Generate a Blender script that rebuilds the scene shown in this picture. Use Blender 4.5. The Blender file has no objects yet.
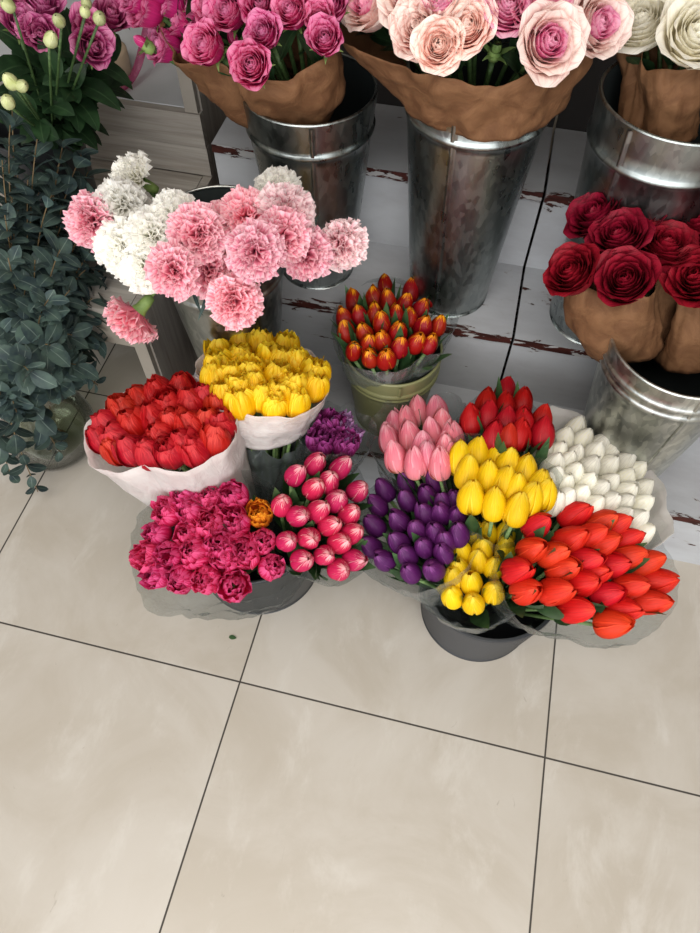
import bpy, math, random
from mathutils import Vector, Matrix, Quaternion, noise
random.seed(7)
scn = bpy.context.scene
COL = scn.collection
PI = math.pi
sin, cos = math.sin, math.cos

# ------------------------------------------------------------------ helpers
class MB:
    """collects faces for one mesh"""
    def __init__(s):
        s.v = []; s.f = []; s.uv = []; s.mi = []; s.m = 0
    def grid(s, P, wrap=False, UV=None, flip=False):
        nv = len(P); nu = len(P[0]); b = len(s.v)
        for j, row in enumerate(P):
            for i, p in enumerate(row):
                s.v.append(tuple(p))
                s.uv.append(UV[j][i] if UV else (i/(nu if wrap else max(1, nu-1)), j/max(1, nv-1)))
        n = nu if wrap else nu-1
        for j in range(nv-1):
            for i in range(n):
                a = b+j*nu+i; c = b+j*nu+(i+1) % nu; d = b+(j+1)*nu+(i+1) % nu; e = b+(j+1)*nu+i
                s.f.append((a, e, d, c) if flip else (a, c, d, e)); s.mi.append(s.m)
    def lathe(s, prof, n=48, wob=None):
        P = []
        for (r, z) in prof:
            row = []
            for i in range(n):
                a = 2*PI*i/n
                k = wob(a, z) if wob else 0
                row.append(((r+k)*cos(a), (r+k)*sin(a), z))
            P.append(row)
        s.grid(P, wrap=True)
    def disc(s, r, z, n=48):
        b = len(s.v)
        for i in range(n):
            a = 2*PI*i/n; s.v.append((r*cos(a), r*sin(a), z)); s.uv.append((.5+.5*cos(a), .5+.5*sin(a)))
        s.f.append(tuple(range(b, b+n))); s.mi.append(s.m)
    def tube(s, pts, rad, n=7, cap=True):
        pts = [Vector(p) for p in pts]; P = []
        up = None
        for i, p in enumerate(pts):
            t = (pts[min(i+1, len(pts)-1)]-pts[max(i-1, 0)]).normalized()
            if up is None:
                up = t.orthogonal().normalized()
            up = (up-t*up.dot(t)).normalized(); w = t.cross(up)
            r = rad(i/(len(pts)-1)) if callable(rad) else rad
            P.append([p+(up*cos(2*PI*k/n)+w*sin(2*PI*k/n))*r for k in range(n)])
        b = len(s.v); s.grid(P, wrap=True)
        if cap:
            s.f.append(tuple(range(b, b+n))[::-1]); s.mi.append(s.m)
            e = b+(len(pts)-1)*n; s.f.append(tuple(range(e, e+n))); s.mi.append(s.m)
    def box(s, x0, x1, y0, y1, z0, z1):
        c = [(x0,y0,z0),(x1,y0,z0),(x1,y1,z0),(x0,y1,z0),(x0,y0,z1),(x1,y0,z1),(x1,y1,z1),(x0,y1,z1)]
        for idx in ((3,2,1,0),(4,5,6,7),(0,1,5,4),(1,2,6,5),(2,3,7,6),(3,0,4,7)):
            b = len(s.v)
            for k in idx:
                s.v.append(c[k]); s.uv.append((c[k][0], c[k][1]+c[k][2]))
            s.f.append((b, b+1, b+2, b+3)); s.mi.append(s.m)
    def mesh(s, name, mats, smooth=True):
        me = bpy.data.meshes.new(name); me.from_pydata(s.v, [], s.f)
        ul = me.uv_layers.new(name='UVMap')
        lv = [l.vertex_index for l in me.loops]
        buf = []
        for i in lv:
            buf += s.uv[i]
        ul.data.foreach_set('uv', buf)
        for m in (mats if isinstance(mats, (list, tuple)) else [mats]):
            me.materials.append(m)
        me.polygons.foreach_set('material_index', s.mi)
        me.polygons.foreach_set('use_smooth', [smooth]*len(s.f))
        me.update()
        return me

def link(name, me, parent=None, loc=(0, 0, 0), label=None):
    o = bpy.data.objects.new(name, me); COL.objects.link(o); o.location = loc
    if parent is not None: o.parent = parent
    if label: o['label'] = label
    return o

def tag(o, label, cat, group=None, kind=None):
    o['label'] = label; o['category'] = cat
    if group: o['group'] = group
    if kind: o['kind'] = kind
    return o

def thing(name, loc, label, cat, group=None):
    o = bpy.data.objects.new(name, None); COL.objects.link(o); o.location = loc; o.empty_display_size = .02
    return tag(o, label, cat, group)

def structure(name, me, loc=(0, 0, 0)):
    o = link(name, me, None, loc); o['kind'] = 'structure'; return o

# ------------------------------------------------------------------ materials
def lin(h):
    h = h.lstrip('#'); o = []
    for i in (0, 2, 4):
        c = int(h[i:i+2], 16)/255
        o.append(c/12.92 if c <= .04045 else ((c+.055)/1.055)**2.4)
    return (*o, 1)

class NT:
    def __init__(s, name):
        s.mat = bpy.data.materials.new(name); s.mat.use_nodes = True
        s.t = s.mat.node_tree; s.t.nodes.clear()
        s.out = s.n('ShaderNodeOutputMaterial')
    def n(s, typ, **kw):
        d = s.t.nodes.new(typ)
        for k, v in kw.items():
            if k in d.inputs.keys() if hasattr(d, 'inputs') else False: pass
            setattr(d, k, v)
        return d
    def l(s, a, b): s.t.links.new(a, b)
    def val(s, sock, v):
        if hasattr(v, 'is_output'): s.l(v, sock)
        else: sock.default_value = v
    def math(s, op, a, b=None, c=None, clamp=False):
        d = s.n('ShaderNodeMath'); d.operation = op; d.use_clamp = clamp
        s.val(d.inputs[0], a)
        if b is not None: s.val(d.inputs[1], b)
        if c is not None: s.val(d.inputs[2], c)
        return d.outputs[0]
    def mix(s, f, a, b, mode='MIX'):
        d = s.n('ShaderNodeMix'); d.data_type = 'RGBA'; d.blend_type = mode
        s.val(d.inputs[0], f); s.val(d.inputs[6], a); s.val(d.inputs[7], b)
        return d.outputs[2]
    def rng(s, x, a, b, c=0., d=1., smooth=True):
        m = s.n('ShaderNodeMapRange'); m.interpolation_type = 'SMOOTHSTEP' if smooth else 'LINEAR'
        s.val(m.inputs[0], x); m.inputs[1].default_value = a; m.inputs[2].default_value = b
        m.inputs[3].default_value = c; m.inputs[4].default_value = d
        return m.outputs[0]
    def uv(s):
        u = s.n('ShaderNodeUVMap'); u.uv_map = 'UVMap'
        x = s.n('ShaderNodeSeparateXYZ'); s.l(u.outputs[0], x.inputs[0])
        return u.outputs[0], x.outputs[0], x.outputs[1]
    def obj(s): return s.n('ShaderNodeTexCoord').outputs['Object']
    def pos(s): return s.n('ShaderNodeNewGeometry').outputs['Position']
    def mapping(s, v, scale=(1, 1, 1), loc=(0, 0, 0)):
        m = s.n('ShaderNodeMapping'); s.l(v, m.inputs[0]); m.inputs['Scale'].default_value = scale; m.inputs['Location'].default_value = loc
        return m.outputs[0]
    def noise(s, v, scale, detail=3, rough=.55, dist=0):
        d = s.n('ShaderNodeTexNoise'); s.l(v, d.inputs['Vector']); d.inputs['Scale'].default_value = scale
        d.inputs['Detail'].default_value = detail; d.inputs['Roughness'].default_value = rough; d.inputs['Distortion'].default_value = dist
        return d.outputs[0]
    def rand(s): return s.n('ShaderNodeObjectInfo').outputs['Random']
    def bump(s, h, strength=.3, dist=.002):
        d = s.n('ShaderNodeBump'); s.l(h, d.inputs['Height']); d.inputs['Strength'].default_value = strength; d.inputs['Distance'].default_value = dist
        return d.outputs[0]
    def pbr(s, col, rough=.5, metal=0., normal=None, spec=.5, trans=0.):
        p = s.n('ShaderNodeBsdfPrincipled')
        s.val(p.inputs['Base Color'], col); s.val(p.inputs['Roughness'], rough); s.val(p.inputs['Metallic'], metal)
        p.inputs['Specular IOR Level'].default_value = spec
        if trans: p.inputs['Transmission Weight'].default_value = trans
        if normal is not None: s.l(normal, p.inputs['Normal'])
        return p.outputs[0]
    def shmix(s, f, a, b):
        m = s.n('ShaderNodeMixShader'); s.val(m.inputs[0], f); s.l(a, m.inputs[1]); s.l(b, m.inputs[2]); return m.outputs[0]
    def done(s, sh): s.l(sh, s.out.inputs[0]); return s.mat

def mat_petal(name, base, mid, edge=None, t0=.6, ew=.75, foot=None, streak=.35, rough=.5, tr=.3, midrib=0.):
    """petal colour runs from foot (v=0) to mid to edge; u across the petal"""
    k = NT(name); uv, u, v = k.uv()
    st = k.noise(k.mapping(uv, (22, 1.8, 1)), 1.0, 4)
    st = k.rng(st, .3, .7)
    e = k.math('ABSOLUTE', k.math('SUBTRACT', k.math('MULTIPLY', u, 2), 1))
    col = k.mix(k.rng(v, .15, .95), lin(base), lin(mid))
    if foot: col = k.mix(k.rng(v, .02, .32, 1, 0), col, lin(foot))
    if edge:
        tip = k.rng(k.math('ADD', v, k.math('MULTIPLY', k.math('SUBTRACT', st, .5), streak)), t0, 1.)
        ed = k.rng(k.math('ADD', e, k.math('MULTIPLY', k.math('SUBTRACT', st, .5), streak*.6)), ew, 1.05)
        mk_ = k.math('MAXIMUM', tip, ed)
        if midrib: mk_ = k.math('MAXIMUM', mk_, k.math('MULTIPLY', k.rng(e, 0, .16, midrib, 0), k.rng(v, .3, .8)))
        col = k.mix(mk_, col, lin(edge))
    col = k.mix(k.math('MULTIPLY', k.math('SUBTRACT', st, .5), .18), col, (1, 1, 1, 1), 'OVERLAY') if False else col
    hs = k.n('ShaderNodeHueSaturation'); k.l(col, hs.inputs['Color'])
    k.l(k.math('ADD', .86, k.math('ADD', k.math('MULTIPLY', k.rand(), .16), k.math('MULTIPLY', st, .24))), hs.inputs['Value'])
    k.l(k.math('ADD', .495, k.math('MULTIPLY', k.rand(), .012)), hs.inputs['Hue'])
    c = hs.outputs[0]
    nb = k.bump(k.noise(k.mapping(uv, (22, 2, 1)), 1.0, 3), .5, .0014)
    p = k.pbr(c, rough, normal=nb, spec=.35)
    t = k.n('ShaderNodeBsdfTranslucent'); k.l(c, t.inputs[0])
    return k.done(k.shmix(tr, p, t.outputs[0]))

def mat_leaf(name, a, b, rough=.45, vein=None, spec=.4):
    k = NT(name); uv, u, v = k.uv()
    n = k.noise(k.obj(), 35, 3)
    col = k.mix(k.rng(n, .3, .7), lin(a), lin(b))
    e = k.math('ABSOLUTE', k.math('SUBTRACT', k.math('MULTIPLY', u, 2), 1))
    if vein: col = k.mix(k.rng(e, 0, .09, .6, 0), col, lin(vein))
    hs = k.n('ShaderNodeHueSaturation'); k.l(col, hs.inputs['Color'])
    k.l(k.math('ADD', .8, k.math('MULTIPLY', k.rand(), .4)), hs.inputs['Value'])
    st = k.bump(k.noise(k.mapping(uv, (30, 1.5, 1)), 1.0, 2), .2, .001)
    p = k.pbr(hs.outputs[0], rough, normal=st, spec=spec)
    t = k.n('ShaderNodeBsdfTranslucent'); k.l(hs.outputs[0], t.inputs[0])
    return k.done(k.shmix(.15, p, t.outputs[0]))

def mat_plain(name, col, rough=.5, metal=0., bump=None, var=0., spec=.5):
    k = NT(name); c = lin(col); nb = None
    if var:
        n = k.noise(k.obj(), 12, 4); c = k.mix(k.math('MULTIPLY', n, var), c, (0, 0, 0, 1))
    if bump: nb = k.bump(k.noise(k.obj(), bump[0], 4), bump[1], .003)
    return k.done(k.pbr(c, rough, metal, nb, spec))

def mat_zinc(name, tint='#b4bab8', rough=.3):
    k = NT(name); o = k.obj()
    vo = k.n('ShaderNodeTexVoronoi'); k.l(k.mapping(o, (1, 1, .45)), vo.inputs['Vector']); vo.inputs['Scale'].default_value = 120
    sp = k.n('ShaderNodeSeparateColor'); k.l(vo.outputs['Color'], sp.inputs[0])
    big = k.noise(k.mapping(o, (1, 1, .3)), 14, 4)
    f = k.math('ADD', k.math('MULTIPLY', sp.outputs[0], .45), k.math('MULTIPLY', k.rng(big, .3, .7), .55))
    col = k.mix(f, lin('#7d8484'), lin(tint))
    r = k.math('ADD', rough-.06, k.math('MULTIPLY', f, .16))
    nb = k.bump(k.noise(k.mapping(o, (1, 1, .25)), 18, 3), .25, .004)
    return k.done(k.pbr(col, r, 1., nb))

def mat_film(name, tint='#e8ecec', base=.06, gloss=.5, rough=.08, haze='#dfe3e3', crinkle=60, cr_amt=.10):
    """clear wrap: mostly see-through, a little white haze on the crinkles, glossy sheen"""
    k = NT(name); o = k.obj()
    n = k.noise(o, crinkle, 4, .6, 1.2)
    nb = k.bump(n, .5, .004)
    tr = k.n('ShaderNodeBsdfTransparent'); tr.inputs[0].default_value = lin(tint)
    gl = k.n('ShaderNodeBsdfGlossy'); gl.inputs['Roughness'].default_value = rough; k.l(nb, gl.inputs['Normal'])
    df = k.n('ShaderNodeBsdfDiffuse'); df.inputs[0].default_value = lin(haze)
    tl = k.n('ShaderNodeBsdfTranslucent'); tl.inputs[0].default_value = lin(haze)
    dd = k.shmix(.5, df.outputs[0], tl.outputs[0])
    fr = k.n('ShaderNodeLayerWeight'); fr.inputs[0].default_value = .25; k.l(nb, fr.inputs['Normal'])
    hz = k.math('ADD', base, k.math('MULTIPLY', k.rng(n, .5, .72), cr_amt))
    a = k.shmix(hz, tr.outputs[0], dd)
    g = k.math('MULTIPLY', fr.outputs[1], gloss)
    g = k.math('ADD', g, .02)
    return k.done(k.shmix(g, a, gl.outputs[0]))

def mat_tissue(name, col='#efe6e4', opac=.85, tr=.45):
    k = NT(name); o = k.obj(); uv, u, v = k.uv()
    n = k.noise(k.mapping(uv, (9, 2.2, 1)), 2.2, 5, .6, 1.5)
    nb = k.bump(n, .7, .006)
    c = k.mix(k.rng(n, .3, .7), lin(col), lin('#f7f3f1'))
    p = k.pbr(c, .55, normal=nb, spec=.3)
    t = k.n('ShaderNodeBsdfTranslucent'); k.l(c, t.inputs[0]); k.l(nb, t.inputs['Normal'])
    s = k.shmix(tr, p, t.outputs[0])
    tp = k.n('ShaderNodeBsdfTransparent')
    return k.done(k.shmix(opac, tp.outputs[0], s))

def mat_kraft(name):
    k = NT(name); o = k.obj()
    n1 = k.noise(o, 24, 4, .6, 1.); n2 = k.noise(k.mapping(o, (1, 1, 8)), 90, 2)
    c = k.mix(k.rng(n1, .3, .7), lin('#60412b'), lin('#78563b'))
    c = k.mix(k.math('MULTIPLY', n2, .15), c, lin('#5d3d26'))
    nb = k.bump(n1, .5, .006)
    return k.done(k.pbr(c, .75, normal=nb, spec=.2))

def mat_paint(name):
    """white painted boards, the paint chipped to dark red-brown along the front edges. u in metres along, v in metres from the front edge"""
    k = NT(name); uv, u, v = k.uv()
    a = k.noise(k.mapping(uv, (17, 52, 1)), 1., 5, .64, .6)
    b = k.noise(k.mapping(uv, (3.1, 6.3, 1), (4, 7, 0)), 1., 3, .5)
    m = k.math('ADD', k.math('MULTIPLY', a, .62), k.math('MULTIPLY', b, .38))
    edge = k.rng(k.math('ABSOLUTE', v), 0., .03, .115, 0)
    m = k.math('ADD', m, edge)
    chip = k.rng(m, .635, .65)
    dirt = k.noise(k.mapping(uv, (5, 12, 1)), 1.2, 5, .65)
    wc = k.mix(k.rng(dirt, .35, .75, 0, .5), lin('#b3b6ba'), lin('#98969a'))
    rim = k.rng(m, .61, .635, 0, .35)
    wc = k.mix(rim, wc, lin('#8d857c'))
    bn = k.noise(k.mapping(uv, (40, 160, 1)), 1., 3)
    bc = k.mix(k.rng(bn, .3, .7), lin('#2e130e'), lin('#47211a'))
    c = k.mix(chip, wc, bc)
    r = k.math('ADD', .38, k.math('MULTIPLY', chip, .3))
    h = k.math('SUBTRACT', k.math('MULTIPLY', dirt, .15), chip)
    return k.done(k.pbr(c, r, normal=k.bump(h, .5, .0015), spec=.4))

def mat_greywood(name, dark=1.):
    k = NT(name); uv, u, v = k.uv()
    g = k.noise(k.mapping(uv, (3.0, 60, 1)), 1., 5, .65, .6)
    g2 = k.noise(k.mapping(uv, (1.2, 9, 1), (3, 1, 0)), 1., 3)
    c = k.mix(k.rng(g, .25, .75), lin('#8d877f'), lin('#b9b3ab'))
    c = k.mix(k.rng(g2, .45, .8, 0, .5), c, lin('#8a7f73'))
    fine = k.rng(g, .30, .36, .6, 0)
    c = k.mix(fine, c, lin('#4a443f'))
    return k.done(k.pbr(c, .6, normal=k.bump(g, .35, .0015), spec=.25))

def mat_floor():
    k = NT('floor_porcelain'); p = k.pos(); sx = k.n('ShaderNodeSeparateXYZ'); k.l(p, sx.inputs[0])
    def line(c, off):
        f = k.math('FRACT', k.math('DIVIDE', k.math('ADD', c, off), .6))
        d = k.math('MULTIPLY', k.math('SUBTRACT', .5, k.math('ABSOLUTE', k.math('SUBTRACT', f, .5))), .6)
        return d
    dx = line(sx.outputs[0], .299+6.0); dy = line(sx.outputs[1], -.311+6.0)
    d = k.math('MINIMUM', dx, dy)
    gr = k.rng(d, .0012, .0022, 1, 0)
    # per tile offset so the clouding differs from tile to tile
    ix = k.math('FLOOR', k.math('DIVIDE', k.math('ADD', sx.outputs[0], 6.299), .6)); iy = k.math('FLOOR', k.math('DIVIDE', k.math('ADD', sx.outputs[1], 5.689), .6))
    cb = k.n('ShaderNodeCombineXYZ'); k.l(k.math('MULTIPLY', ix, 3.7), cb.inputs[0]); k.l(k.math('MULTIPLY', iy, 5.3), cb.inputs[1])
    va = k.n('ShaderNodeVectorMath'); k.l(p, va.inputs[0]); k.l(cb.outputs[0], va.inputs[1])
    n1 = k.noise(va.outputs[0], 3.2, 6, .62, .8); n2 = k.noise(k.mapping(va.outputs[0], (1, .45, 1)), 9, 6, .7, .4); n3 = k.noise(va.outputs[0], 28, 5, .7)
    c = k.mix(k.rng(n1, .35, .68), lin('#bcb6ad'), lin('#b0a89c'))
    c = k.mix(k.rng(n2, .52, .72, 0, .55), c, lin('#c9c5be'))
    c = k.mix(k.rng(n3, .62, .8, 0, .35), c, lin('#a19684'))
    n4 = k.noise(k.mapping(va.outputs[0], (3, 1, 1)), 16, 4, .6, 2.)
    c = k.mix(k.rng(n4, .70, .76, 0, .4), c, lin('#8d8274'))
    c = k.mix(gr, c, lin('#3c3833'))
    r = k.math('ADD', .24, k.math('MULTIPLY', n2, .16))
    r = k.math('ADD', r, k.math('MULTIPLY', gr, .4))
    return k.done(k.pbr(c, r, normal=k.bump(k.math('SUBTRACT', 1., gr), .4, .001), spec=.4))

M = {}
M['stem'] = mat_leaf('tulip_stem', '#6f8f55', '#86a468', .45)
M['tleaf'] = mat_leaf('tulip_leaf', '#33502f', '#4a6a41', .42, None)
M['rleaf'] = mat_leaf('rose_leaf', '#1f3420', '#2e4a2c', .4, '#4a6644')
M['calyx'] = mat_leaf('calyx_green', '#5d7a3f', '#86a05c', .5)
M['coral'] = mat_petal('coral_petal', '#cc1814', '#dc2018', '#ea3c26', .86, .82, '#e05a30', .3)
M['white'] = mat_petal('white_petal', '#f6f3e2', '#fbf9f0', None, foot='#dfe2bc', tr=.4)
M['purple'] = mat_petal('purple_petal', '#4a1050', '#581a5c', '#7a3a7c', .9, .9, None, .3, tr=.2)
M['yellow'] = mat_petal('yellow_petal', '#f2c808', '#f8d512', '#fbe04a', .85, .85, '#d9c040', .3, tr=.35)
M['lightpink'] = mat_petal('light_pink_petal', '#f0909c', '#ee7f98', '#f6b4c0', .75, .7, '#f6c49a', .4, tr=.35)
M['red'] = mat_petal('red_petal', '#a60918', '#bc0f1c', '#cc2228', .88, .85, None, .3)
M['pinkwhite'] = mat_petal('pink_white_petal', '#cc1c54', '#d42a62', '#efb2b6', .80, .90, None, .35)
M['magenta'] = mat_petal('magenta_petal', '#d81444', '#cf1e5e', '#e0568c', .70, .78, '#e02030', .5)
M['flame'] = mat_petal('red_gold_petal', '#980a0e', '#ac140e', '#f6a41a', .84, .95, None, .35, rough=.4)
M['orangey'] = mat_petal('orange_petal', '#d8501c', '#e2701e', '#f2a82c', .6, .6, None, .5)
M['dred'] = mat_petal('double_red_petal', '#a4060e', '#bd0e16', '#d0302e', .85, .85, None, .35)
M['dyellow'] = mat_petal('double_yellow_petal', '#eeb802', '#f6c806', '#fadc3c', .8, .8, None, .35, tr=.4)
M['violet'] = mat_petal('violet_petal', '#661046', '#781a58', '#9c4086', .75, .75, None, .4)
M['lilac'] = mat_petal('lilac_petal', '#9a4a9c', '#a865b0', '#cfa6d6', .7, .7, None, .4)
M['carnpink'] = mat_petal('pink_carnation_petal', '#ee809c', '#f59cb2', '#fbcdd6', .76, .96, None, .3, rough=.7)
M['carnpale'] = mat_petal('pale_pink_carnation_petal', '#f09cb0', '#f7c4ce', '#fce6e8', .7, .96, None, .3, rough=.7)
M['carnwhite'] = mat_petal('white_carnation_petal', '#faf8ea', '#fdfcf8', None, rough=.7, tr=.5)
M['hotpink'] = mat_petal('hot_pink_rose_petal', '#be1a6a', '#d0367e', '#e68ab4', .74, .84, None, .3)
M['cream'] = mat_petal('cream_pink_outer_petal', '#f0cfc6', '#f3d2cc', '#f8e6de', .7, .72, '#e6d8b8', .3)
M['creamin'] = mat_petal('pink_heart_petal', '#e0589a', '#ec86b4', '#f3b6cc', .72, .8, None, .3)
M['hotin'] = mat_petal('hot_pink_heart_petal', '#b81a66', '#cf4288', '#e493bb', .72, .8, None, .3)
M['blush'] = mat_petal('blush_rose_petal', '#efaaa2', '#f3c8be', '#f8e2da', .75, .75, None, .3)
M['pinkr'] = mat_petal('pink_rose_petal', '#e05a96', '#ec88b2', '#f4bcd0', .75, .78, None, .3)
M['wrose'] = mat_petal('white_rose_petal', '#f6efd6', '#fbf8ec', None, tr=.4)
M['drose'] = mat_petal('dark_red_rose_petal', '#68001a', '#7c031e', '#8e0826', .88, .9, None, .3, rough=.6, tr=.2)
M['lisi'] = mat_petal('lisianthus_petal', '#a4306e', '#bc4684', '#d886ae', .75, .8, '#e8d0d8', .4)
M['lisibud'] = mat_leaf('lisianthus_bud_green', '#b9c27c', '#dde0b4', .5)
M['euc'] = mat_leaf('eucalyptus_leaf', '#37464a', '#54685f', .55, '#8fa097', .3)
M['eucstem'] = mat_plain('eucalyptus_stem', '#6d5a3c', .6)
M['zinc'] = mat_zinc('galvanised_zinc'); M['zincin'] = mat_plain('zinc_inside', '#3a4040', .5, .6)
M['zinclight'] = mat_zinc('pale_galvanised_zinc', '#d6d8d2', .34)
M['black'] = mat_plain('black_plastic', '#2c2e31', .42, bump=(160, .15)); M['blackrib'] = None; M['olive'] = mat_plain('olive_enamel', '#7f8058', .38, bump=(30, .06), var=.15)
M['film'] = mat_film('clear_film', base=.05, cr_amt=.12); M['film2'] = mat_film('hazy_film', base=.16, cr_amt=.22, crinkle=40)
M['filmgrey'] = mat_film('grey_crinkled_film', tint='#c4ccd0', base=.42, cr_amt=.5, crinkle=28, haze='#b9c3c8')
M['tissue'] = mat_tissue('white_tissue'); M['tissue2'] = mat_tissue('white_sleeve', '#f0efea', .74, .4)
M['kraft'] = mat_kraft('kraft_paper')
M['paint'] = mat_paint('chipped_white_paint'); M['grey'] = mat_greywood('weathered_grey_wood'); M['lgrey'] = mat_plain('pale_wood', '#a9a196', .6, bump=(80, .2), var=.25)
M['whitepaint'] = mat_plain('plain_white_paint', '#d2d5d8', .45, bump=(40, .1), var=.12); M['dark'] = mat_plain('dark_board', '#1d1816', .7, bump=(30, .2)); M['floor'] = mat_floor()
M['wall'] = mat_plain('wall_plaster', '#8f8a84', .8); M['wallback'] = mat_plain('dark_wall', '#3a3634', .8); M['ceil'] = mat_plain('ceiling_plaster', '#b8b5b0', .8)
M['ribbonroll'] = mat_plain('beige_ribbon', '#b9a48c', .5, bump=(60, .2)); M['ribbon'] = mat_film('pink_organza', tint='#e6a8c4', base=.45, haze='#c85a90', cr_amt=.3)
def mat_clear(name, tint, gloss):
    k = NT(name); t = k.n('ShaderNodeBsdfTransparent'); t.inputs[0].default_value = tint
    g = k.n('ShaderNodeBsdfGlossy'); g.inputs['Roughness'].default_value = .02
    lw = k.n('ShaderNodeLayerWeight'); lw.inputs[0].default_value = .22
    f = k.math('ADD', k.math('MULTIPLY', lw.outputs[0], gloss), .015)
    return k.done(k.shmix(f, t.outputs[0], g.outputs[0]))
M['glass'] = mat_clear('vase_glass', (.95, .97, .96, 1), .75)
M['water'] = mat_clear('vase_water', (.86, .88, .80, 1), .35)


def mat_rib():
    k = NT('ribbed_black_plastic'); o = k.obj(); s = k.n('ShaderNodeSeparateXYZ'); k.l(o, s.inputs[0])
    h = k.math('SINE', k.math('MULTIPLY', s.outputs[2], 1150.))
    return k.done(k.pbr(lin('#34363a'), .45, normal=k.bump(h, .8, .002)))
M['blackrib'] = mat_rib()
M['dstem'] = mat_leaf('dark_green_stem', '#3d5530', '#54703f', .5)

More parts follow.
